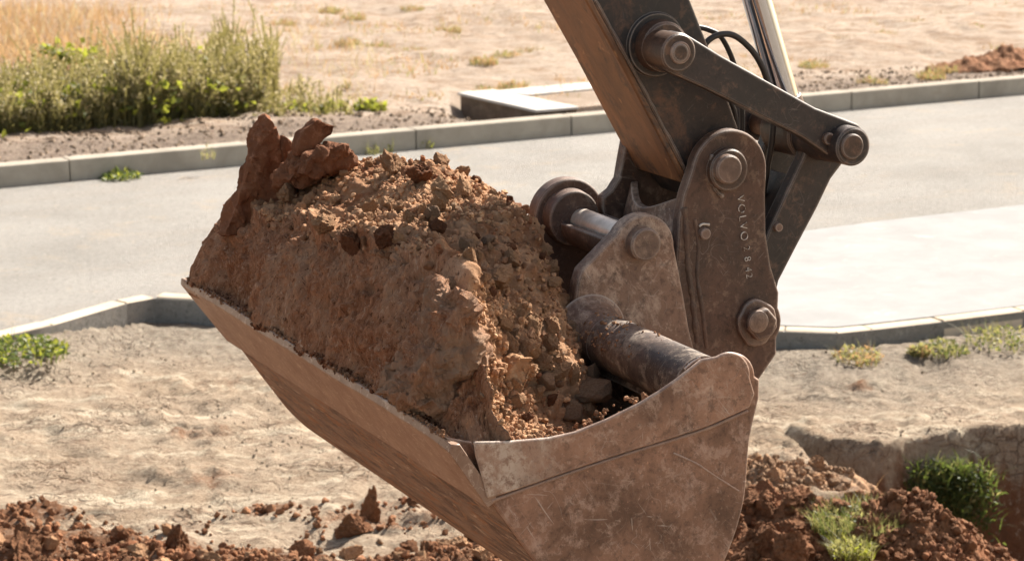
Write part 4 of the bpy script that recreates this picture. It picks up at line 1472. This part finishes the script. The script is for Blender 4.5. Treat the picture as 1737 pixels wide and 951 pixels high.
# ================================================================== SPOIL HEAP & GROUND CLODS
def mound(name, cpx, cpy, rx, ry, hgt, z0, mat, seed, label, res=.007, rot=0.0):
    c = G(cpx, cpy, z0)
    nx, ny = int(2.2 * rx / res), int(2.2 * ry / res)
    X, Y = np.meshgrid(np.linspace(-1.1 * rx, 1.1 * rx, nx), np.linspace(-1.1 * ry, 1.1 * ry, ny), indexing='ij')
    x, y = X.ravel(), Y.ravel()
    ca, sa = math.cos(rot), math.sin(rot)
    p = np.stack([c.x + x * ca - y * sa, c.y + x * sa + y * ca, np.zeros_like(x)], 1)
    d = np.sqrt((x / rx) ** 2 + (y / ry) ** 2) + .12 * fbm(p, 3, 4, seed)
    hb = hgt * np.clip(1 - d, -.3, 1) ** 1 * 1.15
    pj = p + .022 * np.stack([fbm(p, 14, 4, seed + 31), fbm(p, 14, 4, seed + 32), 0 * x], 1)
    lm = .030 * lumps(pj, .12, seed + 1, .6) + .028 * lumps(pj, .055, seed + 2, .8) + .014 * fbm(p, 22, 5, seed + 8, .65) + .014 * lumps(pj, .028, seed + 3, .9) + .010 * lumps(p, .016, seed + 5, .9) + .045 * fbm(p, 4, 5, seed + 4)
    z = z0 + np.minimum(hb, hgt) + lm * sstep(-.1, .15, hb + .03)
    z = np.where(d > 1.05, z - .3, z)
    p[:, 2] = z
    o = grid_obj(name, p, mat, nx, ny, origin=c)
    tag(o, label, 'soil heap', kind='stuff')
    P_ = p.reshape(nx, ny, 3)
    return P_, (hb.reshape(nx, ny) > .03)


sp1, sm1 = mound('soil_heap', 1330, 935, .62, .62, .20, ZN, M['spoil'], 400, 'dark red brown heap of dug soil right of the bucket, before the trench')
sp2, sm2 = mound('soil_heap', 1545, 985, .42, .50, .30, ZN - .05, M['spoil'], 420, 'low dark red heap of dug soil in the lower right, beside the grass tuft')
sp3, sm3 = mound('soil_heap', 1310, 835, .42, .35, .10, ZN, M['spoil_tan'], 440, 'tan crumbly heap between the bucket side and the trench wall')


def scatter_on(PP, mm, n, sizes, meshes, label, group, name='earth_clod', seed=3, cat='clod'):
    rg_ = np.random.RandomState(seed)
    idx = np.argwhere(mm)
    for k in range(n):
        a, b = idx[rg_.randint(len(idx))]
        s_ = sizes[rg_.randint(len(sizes))]
        p = PP[a, b] + np.array([0, 0, s_ * .35])
        thing_rock(name, meshes[k % len(meshes)], Vector(p), tuple(s_ * q for q in rg_.uniform(.75, 1.2, 3)), rrot(), label, cat, group)


clod_sp = []
for m_ in clod_r:
    c_ = m_.copy(); c_.materials.clear(); c_.materials.append(M['spoil']); clod_sp.append(c_)
scatter_on(sp1, sm1, 60, [.02, .025, .03, .04, .055], clod_sp, 'dark brown clod on the heap of dug soil right of the bucket', 'clods on the heap right of the bucket', seed=3)
scatter_on(sp2, sm2, 34, [.018, .025, .03, .045], clod_sp, 'dark red clod on the low heap in the lower right', 'clods on the low right heap', seed=5)
scatter_on(sp3, sm3, 16, [.02, .03, .04], clod_d, 'tan clod on the crumbly heap by the trench wall', 'clods on the tan heap', seed=6)
thing_rock('earth_clod', clod_sp[1], G(1340, 930, .05), (.10, .07, .075), (.3, .2, 1.0), 'largest brown clod on the heap right of the bucket, at the bottom edge', 'clod')

# clods on the foreground ground
rf = random.Random(12)
for k in range(85):
    px, py = rf.uniform(-60, 880), 951 - abs(rf.gauss(0, 38)) + 14
    g0 = G(px, py, ZN + .05)
    z = gz(g0.x, g0.y)
    s_ = rf.choice([.012, .016, .02, .026, .034, .045])
    if 380 < px < 560 and rf.random() < .5: continue
    thing_rock('earth_clod', (clod_sp if rf.random() < .5 else clod_d)[k % 4], Vector((g0.x, g0.y, z + s_ * .4)), tuple(s_ * rf.uniform(.8, 1.3) for _ in range(3)), rrot(),
               'brown clod among the broken red soil along the bottom of the ground', 'clod', 'clods along the front edge of the ground')
for (px, py, sx, sy, sz, lab) in [(600, 885, .075, .05, .05, 'dark angular clod on the dirt below the bucket, left of the tall pointed one'), (628, 868, .04, .03, .085, 'dark pointed clod standing on the dirt below the bucket'),
                                  (752, 912, .04, .04, .035, 'rounded tan clod on the dirt below the bucket'), (778, 925, .04, .035, .032, 'rounded tan clod right beside another on the dirt below the bucket'),
                                  (700, 852, .03, .03, .022, 'small dark clod on the dirt just left of the bucket underside'), (45, 940, .08, .06, .09, 'big upright brown clod in the lower left corner'),
                                  (215, 895, .06, .05, .045, 'dark red clod in the lower left, right of the big upright one'), (300, 925, .055, .05, .06, 'peaked brown clod near the bottom left edge')]:
    g0 = G(px, py + 8, ZN + .04)
    thing_rock('earth_clod', (clod_sp if 'dark' in lab or 'peaked' in lab or 'upright' in lab else clod_d)[int(px) % 4], Vector((g0.x, g0.y, gz(g0.x, g0.y) + sz * .5)), (sx, sy, sz), (.2, .1, px * .1), lab, 'clod')

rg = np.random.RandomState(61)
N_ = 8500
gxr = rg.uniform(-2.4, .6, N_); gyr = 9.0 + 1.5 * rg.rand(N_) ** 1.4
hz, rd_, _, _ = ground_h(gxr, gyr)
ok_ = rd_ > rg.uniform(.15, .9, N_)
gxr, gyr, hz = gxr[ok_], gyr[ok_], hz[ok_]
crumbs('soil_crumbs', np.stack([gxr, gyr, hz], 1), np.tile([0, 0, 1.0], (len(gxr), 1)), .005 + .017 * rg.rand(len(gxr)) ** 2.6, M['spoil'], 62, 'broken crumbs of red soil along the front edge of the ground')
for PP_, mm_, n_, mt_, lb_ in ((sp1, sm1, 2600, 'spoil', 'crumbs of dark soil over the heap right of the bucket'), (sp2, sm2, 2000, 'spoil', 'crumbs of dark red soil over the low heap in the lower right'), (sp3, sm3, 900, 'spoil_tan', 'tan crumbs over the small heap by the trench wall')):
    id_ = np.argwhere(mm_)
    id_ = id_[rg.randint(len(id_), size=n_)]
    crumbs('soil_crumbs', PP_[id_[:, 0], id_[:, 1]], np.tile([0, 0, 1.0], (n_, 1)), .005 + .018 * rg.rand(n_) ** 3.4, M[mt_], 63 + n_, lb_)

# loose gravel and crumbs on near ground as one mass
rg = np.random.RandomState(31)
N_ = 11000
gxr = rg.uniform(-2.6, 3.2, N_); gyr = 8.9 + 4.6 * rg.rand(N_)
pn_ = np.stack([gxr, gyr, gyr * 0], 1)
okm = (gyr < np.interp(gxr, near_x, near_y) - .03) & (fbm(pn_, 1.5, 3, 91) + .25 * (gyr < 10) > rg.uniform(-.3, .7, N_))
gxr, gyr = gxr[okm], gyr[okm]
hz = ground_h(gxr, gyr)[0]
crumbs('gravel', np.stack([gxr, gyr, hz], 1), np.tile([0, 0, 1.0], (len(gxr), 1)), .002 + .007 * rg.rand(len(gxr)) ** 4, M['pale_grit'], 7, 'loose gravel and crumbs of earth strewn over the pale near ground', 'gravel')
N_ = 3000
al = rg.uniform(-2, 11, N_); ac = rg.uniform(.16, 1.3, N_) ** 1
px_, py_ = KA.x + kd.x * al + kn.x * ac, KA.y + kd.y * al + kn.y * ac
hz = ground_h(px_, py_)[0]
crumbs('gravel', np.stack([px_, py_, hz], 1), np.tile([0, 0, 1.0], (N_, 1)), .006 + .014 * rg.rand(N_) ** 3, M['gravel'], 8, 'loose grey gravel in a strip behind the far kerb', 'gravel')

# ================================================================== GULLY FRAME
gf = empty('gully_frame', G(900, 180, .13))
tag(gf, 'white concrete gully frame with a ribbed grating behind the far kerb', 'gully')
zt = .162
def gp(x, y): return G(x, y, zt)
A_, B_, C_, D_ = gp(776, 157), gp(838, 151), gp(982, 181), gp(910, 187)
slab_poly('frame_side', [A_, B_, C_, D_], zt - .022, zt, M['slab'], .004, gf)
_c = (A_ + B_ + C_ + D_) / 4
slab_poly('frame_footing', [q.lerp(_c, .05) for q in (A_, B_, C_, D_)], -.15, zt - .0225, M['footing'], .004, gf)
e1, e2 = gp(842, 152.5), gp(1130, 127)
e3, e4 = gp(1130, 137), gp(896, 160)
slab_poly('frame_back', [e1, e2, e3, e4], .0, zt - .003, M['slab'], .008, gf)
# grating
a0, a1_, b0, b1 = gp(899, 161.5), gp(1128, 139), gp(978, 180), gp(1200, 158)
gr_m = []
vs, fs = [], []
nb = 34
for k in range(nb):
    f0, f1 = k / nb, (k + .55) / nb
    q = [a0.lerp(a1_, f0), a0.lerp(a1_, f1), b0.lerp(b1, f1), b0.lerp(b1, f0)]
    b_ = len(vs)
    vs += [Vector((p.x, p.y, zt - .035)) for p in q] + [Vector((p.x, p.y, zt - .012)) for p in q]
    fs += [[b_ + 0, b_ + 1, b_ + 2, b_ + 3], [b_ + 4, b_ + 5, b_ + 6, b_ + 7]] + [[b_ + i, b_ + (i + 1) % 4, b_ + 4 + (i + 1) % 4, b_ + 4 + i] for i in range(4)]
obj('grating', vs, fs, M['grate'], gf)
slab_poly('grating_bed', [a0, a1_, b1, b0], .09, zt - .036, M['grate'], 0, gf)

# dark earth bank at the far right
mound('earth_bank', 1700, 112, .75, .35, .11, .12, M['spoil'], 470, 'low brown earth bank with rubble behind the kerb at the far right', .02, rot=.5)


# ================================================================== VEGETATION
class Veg:
    def __init__(s): s.v = []; s.f = []; s.m = []

    def tri(s, a, b, c, mi=0):
        i = len(s.v); s.v += [a, b, c]; s.f.append([i, i + 1, i + 2]); s.m.append(mi)

    def quad(s, a, b, c, d, mi=0):
        i = len(s.v); s.v += [a, b, c, d]; s.f.append([i, i + 1, i + 2, i + 3]); s.m.append(mi)

    def leaf(s, p, d, ln, wd, rn, mi):
        d = d.normalized()
        sd = d.cross(Vector((rn.gauss(0, 1), rn.gauss(0, 1), rn.gauss(0, 1)))).normalized() * wd * .5
        up = d.cross(sd).normalized() * ln * .12
        s.quad(p, p + d * ln * .45 + sd + up, p + d * ln, p + d * ln * .45 - sd + up, mi)

    def blade(s, p, lean, h, wd, rn, mi, n=3):
        d = Vector((lean[0], lean[1], 0))
        a = rn.uniform(0, 6.28)
        sd = Vector((math.cos(a), math.sin(a), 0)) * wd * .5
        prev = (p - sd, p + sd)
        for k in range(1, n + 1):
            t = k / n
            c = p + Vector((0, 0, h * t * (1 - .25 * t * d.length))) + d * h * t * t
            s2 = sd * (1 - t)
            if k == n: s.tri(prev[0], prev[1], c, mi)
            else:
                cur = (c - s2, c + s2)
                s.quad(prev[0], prev[1], cur[1], cur[0], mi)
                prev = cur

    def build(s, name, mats, origin):
        me = bpy.data.meshes.new(name)
        me.from_pydata([tuple(x - origin) for x in s.v], [], s.f)
        for m in mats: me.materials.append(m)
        me.polygons.foreach_set('material_index', s.m)
        me.update()
        o = link(name, me)
        o.location = origin
        return o


def weed(vg, p, h, rn, leafy=.5):
    """tall stem with short side leaves and a seed plume"""
    lean = Vector((rn.gauss(0, .12), rn.gauss(0, .12), 0))
    n = 5
    pts_ = [p + Vector((0, 0, h * k / n)) + lean * h * (k / n) ** 2 for k in range(n + 1)]
    wd = .006
    a = Vector((wd, 0, 0)); b = Vector((0, wd, 0))
    for k in range(n):
        vg.quad(pts_[k] - a, pts_[k] + a, pts_[k + 1] + a * .6, pts_[k + 1] - a * .6, 0)
    nl = rn.randint(16, 26)
    for q in range(nl):
        t = rn.uniform(.08, 1.0)
        k = min(n - 1, int(t * n))
        c = pts_[k].lerp(pts_[k + 1], t * n - k)
        d = Vector((rn.gauss(0, 1), rn.gauss(0, 1), rn.uniform(.3, 1.6)))
        mi = 1 if (t > .6 and rn.random() < .6) else 0
        vg.leaf(c, d, rn.uniform(.03, .075) * (1.15 - .5 * t), rn.uniform(.009, .02), rn, mi)


rn = random.Random(21)
vg = Veg()
def in_far(px, py): return G(px, py, .13)
cnt = 0
while cnt < 2300:
    px = rn.uniform(-60, 470)
    # base line of the thicket
    yb = 246 - 46 * px / 480
    py = yb - abs(rn.gauss(0, 1)) * 30 - 2
    if py < yb - 100: continue
    hmax = .60 * (1 - .25 * max(0, (px - 400) / 80)) 
    if px > 330 and rn.random() < (px - 330) / 260: continue
    p = in_far(px, py)
    p.z = .11
    weed(vg, p, hmax * rn.uniform(.5, 1.0) * (1.3 if rn.random() < .06 else 1) * (.82 + .38 * float(fbm(np.array([[p.x * 2.1, p.y * 1.3, 0]]), 1, 3, 777)[0])) * (.88 + .10 * math.sin(px * .031) + .12 * math.sin(px * .083 + 1) + .08 * math.sin(px * .21)), rn)
    cnt += 1
vg.build('tall_weeds', [M['weed'], M['seed']], in_far(200, 230))
tag(bpy.data.objects['tall_weeds'], 'thicket of tall olive green weeds with pale seed heads behind the far kerb', 'weeds', kind='stuff')

# bright broad leaves in the thicket
vg = Veg()
def broad(vg, c, r, nl, rn, mi=0, sz=(.04, .09)):
    for q in range(nl):
        o_ = Vector((rn.gauss(0, r * .5), rn.gauss(0, r * .5), abs(rn.gauss(0, r * .35))))
        vg.leaf(c + o_, Vector((rn.gauss(0, 1), rn.gauss(0, 1), rn.uniform(.0, 1))), rn.uniform(*sz), rn.uniform(*sz) * .8, rn, mi)
for k in range(110):
    px = rn.uniform(-20, 420)
    yb = 244 - 46 * px / 480
    p = in_far(px, yb - rn.uniform(0, 70) * rn.random()); p.z = .13 + rn.uniform(0, .3)
    broad(vg, p, .12, 9, rn)
for k in range(24):
    px = rn.uniform(70, 160); p = in_far(px, 178); p.z += rn.uniform(.25, .45)
    broad(vg, p, .1, 6, rn)
o = vg.build('broadleaf_weeds', [M['green']], in_far(200, 235))
tag(o, 'bright yellow green broad leaves growing through the thicket of weeds', 'weeds', kind='stuff')

# dry grass at top left
vg = Veg()
for k in range(5200):
    px = rn.uniform(-80, 330) - 30; py = rn.uniform(0, 105)
    if px > 130 and rn.random() < (px - 130) / 160: continue
    p = in_far(px, py + 20); p.z = .1
    vg.blade(p, (rn.gauss(0, .4), rn.gauss(0, .4)), rn.uniform(.14, .40), .012, rn, 0 if rn.random() < .85 else 1)
o = vg.build('dry_grass', [M['dry'], M['seed']], in_far(60, 60))
tag(o, 'stand of dry orange grass at the top left behind the weeds', 'grass', kind='stuff')
vg = Veg()
for k in range(2600):
    px = rn.uniform(200, 640); py = rn.uniform(30, 165)
    if fbm(np.array([[px * .02, py * .05, 0]]), 1, 3, 5)[0] < .05: continue
    p = in_far(px, py + 20); p.z = .1
    vg.blade(p, (rn.gauss(0, .5), rn.gauss(0, .5)), rn.uniform(.08, .26), .010, rn, 1 if rn.random() < .6 else 0)
o = vg.build('dry_grass', [M['dry'], M['seed']], in_far(420, 100))
tag(o, 'thin pale dry grass scattered right of the tall weeds', 'grass', kind='stuff')


def clump(name, base, r, h, nblade, nleaf, mats, label, cat, group=None, mix=.3, lsz=(.02, .045), bw=.006):
    vg = Veg()
    for k in range(nblade):
        a = rn.uniform(0, 6.28); q = r * math.sqrt(rn.random())
        p = base + Vector((q * math.cos(a), q * math.sin(a), -.01))
        vg.blade(p, (rn.gauss(0, .35) + .3 * math.cos(a), rn.gauss(0, .35) + .3 * math.sin(a)), h * rn.uniform(.45, 1), bw, rn, 1 if rn.random() < mix else 0)
    for k in range(nleaf):
        a = rn.uniform(0, 6.28); q = r * math.sqrt(rn.random())
        p = base + Vector((q * math.cos(a), q * math.sin(a), rn.uniform(0, h * .7) * (1 - q / r * .6)))
        vg.leaf(p, Vector((rn.gauss(0, 1), rn.gauss(0, 1), rn.uniform(0, 1.2))), rn.uniform(*lsz), rn.uniform(*lsz) * .6, rn, 1 if rn.random() < mix else 0)
    o = vg.build(name, mats, base)
    tag(o, label, cat, group)
    return o


# row of bright low plants
for px, r_, lab in [(492, .16, 'leftmost bright green low plant beside the end of the tall weeds'), (525, .18, 'bright green low plant, second from the tall weeds, behind the far kerb'),
                    (560, .15, 'bright green low plant, third from the tall weeds, behind the far kerb'), (628, .12, 'bright green low plant nearest the concrete gully frame')]:
    b = in_far(px, 196 - (px - 480) * .06); b.z = .12
    clump('low_plant', b, r_, .16, 20, 130, [M['green'], M['weed']], lab, 'plant', None, .15, (.04, .075))
# kerb weeds
b = G(205, 303, 0); clump('kerb_weed', b, .14, .07, 30, 160, [M['dgreen'], M['green']], 'small dark green weed at the foot of the far kerb, left of the bucket', 'weed', None, .4, (.03, .06))
b = G(352, 268, .12); clump('kerb_weed', b, .05, .2, 14, 20, [M['grassy'], M['seed']], 'thin pale sprig in front of the far kerb, left of the pointed slab', 'weed', None, .5, (.02, .03))
for i, (px, py, lab) in enumerate([(632, 262, 'wispy green weed on the far kerb face nearest the load'), (655, 258, 'wispy green weed on the far kerb face, second from the left'), (722, 252, 'wispy green weed on the far kerb face below the gully frame')]):
    b = G(px, py, 0.0); clump('kerb_weed', b, .06, .15, 24, 24, [M['grassy'], M['green']], lab, 'weed', None, .3, (.02, .03))
b = G(30, 606, -.05); b.z = gz(b.x, b.y); clump('low_plant', b, .26, .15, 90, 420, [M['dgreen'], M['green']], 'spreading dark green plant by the near kerb at the left edge', 'plant', None, .4, (.022, .05))
b = G(80, 596, -.05); b.z = gz(b.x, b.y); clump('low_plant', b, .10, .12, 30, 110, [M['dgreen'], M['green']], 'small green plant by the near kerb, right of the spreading one', 'plant', None, .4, (.02, .04))
for px, py, r_, h_, lab in [(1452, 606, .13, .12, 'yellowing weed by the near kerb, nearest the excavator'), (1600, 594, .12, .10, 'green weed by the near kerb, second from the excavator'), (1705, 582, .20, .16, 'bushy olive weed by the near kerb at the right edge'), (1560, 600, .05, .07, 'tiny yellow weed between two larger weeds at the near kerb')]:
    b = G(px, py + 2, ZN + .06); b.z = gz(b.x, b.y)
    clump('kerb_weed', b, r_, h_, 110, 170, [M['grassy'], M['dry'] if 'yellow' in lab else M['dgreen']], lab, 'weed', None, .35, (.02, .035))

# grass tuft on the soil heap and the shaded grassy mound in the trench
b = G(1462, 905, ZN + .13); b.z = ZN + .16
clump('grass_tuft', b, .20, .12, 1500, 500, [M['grassy'], M['dgreen']], 'pale green grass tuft on the dug soil before the trench', 'grass tuft', None, .35, (.012, .03), .005)
b2 = G(1445, 960, ZN + .1); clump('grass_tuft', b2 + Vector((0, 0, .05)), .09, .10, 240, 200, [M['grassy'], M['green']], 'small yellow green tuft hanging at the bottom edge below the larger tuft', 'grass tuft', None, .3, (.015, .03), .005)
vg = Veg()
bx = G(1610, 850, -.45)
bx.y = float(np.interp(bx.x, wx, wy)) - .12
for k in range(3600):
    dx_, dz_ = rn.gauss(0, .10), rn.gauss(0, .085)
    if dz_ > .14 or abs(dx_) > .24: continue
    p = Vector((bx.x + dx_, bx.y - abs(rn.gauss(0, .04)) + .03 + dz_ * .3, -.41 + dz_))
    if rn.random() < .5: vg.blade(p, (rn.gauss(0, .6), -abs(rn.gauss(.4, .4))), rn.uniform(.05, .10), .006, rn, 1 if rn.random() < .15 else 0)
    else: vg.leaf(p, Vector((rn.gauss(0, 1), -abs(rn.gauss(0, 1)), rn.uniform(-.2, 1.2))), rn.uniform(.02, .045), rn.uniform(.012, .026), rn, 1 if rn.random() < .12 else 0)
o = vg.build('grass_tuft', [M['dgreen'], M['grassy']], bx)
tag(o, 'dark shaded grass clump growing from the trench wall', 'grass tuft')
vg = Veg()
for (px, py, h_, lean) in [(1478, 838, .12, (.4, 0)), (1446, 850, .08, (-.3, 0)), (1512, 840, .07, (-.5, 0))]:
    p = G(px, py + 20, ZN + .13)
    vg.blade(p, lean, h_ * 1.4, .005, rn, 0, 5)
o = vg.build('dry_stalks', [M['dry']], G(1478, 850, ZN + .13)); tag(o, 'few thin dry stalks rising above the grass tuft on the dug soil', 'stalks')

vg = Veg()
for k in range(300):
    px = rn.uniform(430, 600)
    p = in_far(px, 208 - (px - 480) * .06 - abs(rn.gauss(0, 22))); p.z = .11
    if rn.random() < (px - 430) / 260: continue
    if rn.random() < .3: weed(vg, p, rn.uniform(.10, .24), rn)
    else: vg.blade(p, (rn.gauss(0, .5), rn.gauss(0, .5)), rn.uniform(.1, .28), .009, rn, 1)
o = vg.build('wispy_weeds', [M['weed'], M['seed']], in_far(520, 200)); tag(o, 'wispy pale weeds thinning out right of the tall thicket', 'weeds', kind='stuff')
vg = Veg()
for k in range(16000):
    px = rn.uniform(-60, 1800); py = rn.uniform(8, 190)
    p = in_far(px, py); p.z = .12
    if (p - KA).dot(kn) < .9: continue
    if float(fbm(np.array([[p.x * .9, p.y * .55, 0]]), 1, 4, 888)[0]) < .22: continue
    vg.blade(p, (rn.gauss(0, .7), rn.gauss(0, .7)), rn.uniform(.04, .11), .012, rn, 0 if rn.random() < .75 else 1)
o = vg.build('short_dry_grass', [M['dry'], M['grassy']], in_far(900, 90)); tag(o, 'patches of short dry grass over the pale far field', 'grass', kind='stuff')

# small dry tufts dotted over the far field
spots_t = [(590, 62), (640, 70), (700, 78), (820, 92), (860, 84), (900, 78), (600, 20), (560, 8), (700, 5), (760, 40), (480, 30), (830, 145), (870, 135), (1480, 130), (1580, 118), (1600, 108), (1430, 60), (1500, 50), (1650, 40), (1380, 100), (1560, 30)]
for i, (px, py) in enumerate(spots_t):
    b = in_far(px, py + 12); b.z = .11
    clump('field_tuft', b, .13, .12, 130, 40, [M['grassy'], M['dry']], 'low dry yellow green tuft on the pale field beyond the far kerb', 'grass tuft', 'dry tufts on the far field', .5, (.03, .05), .012)
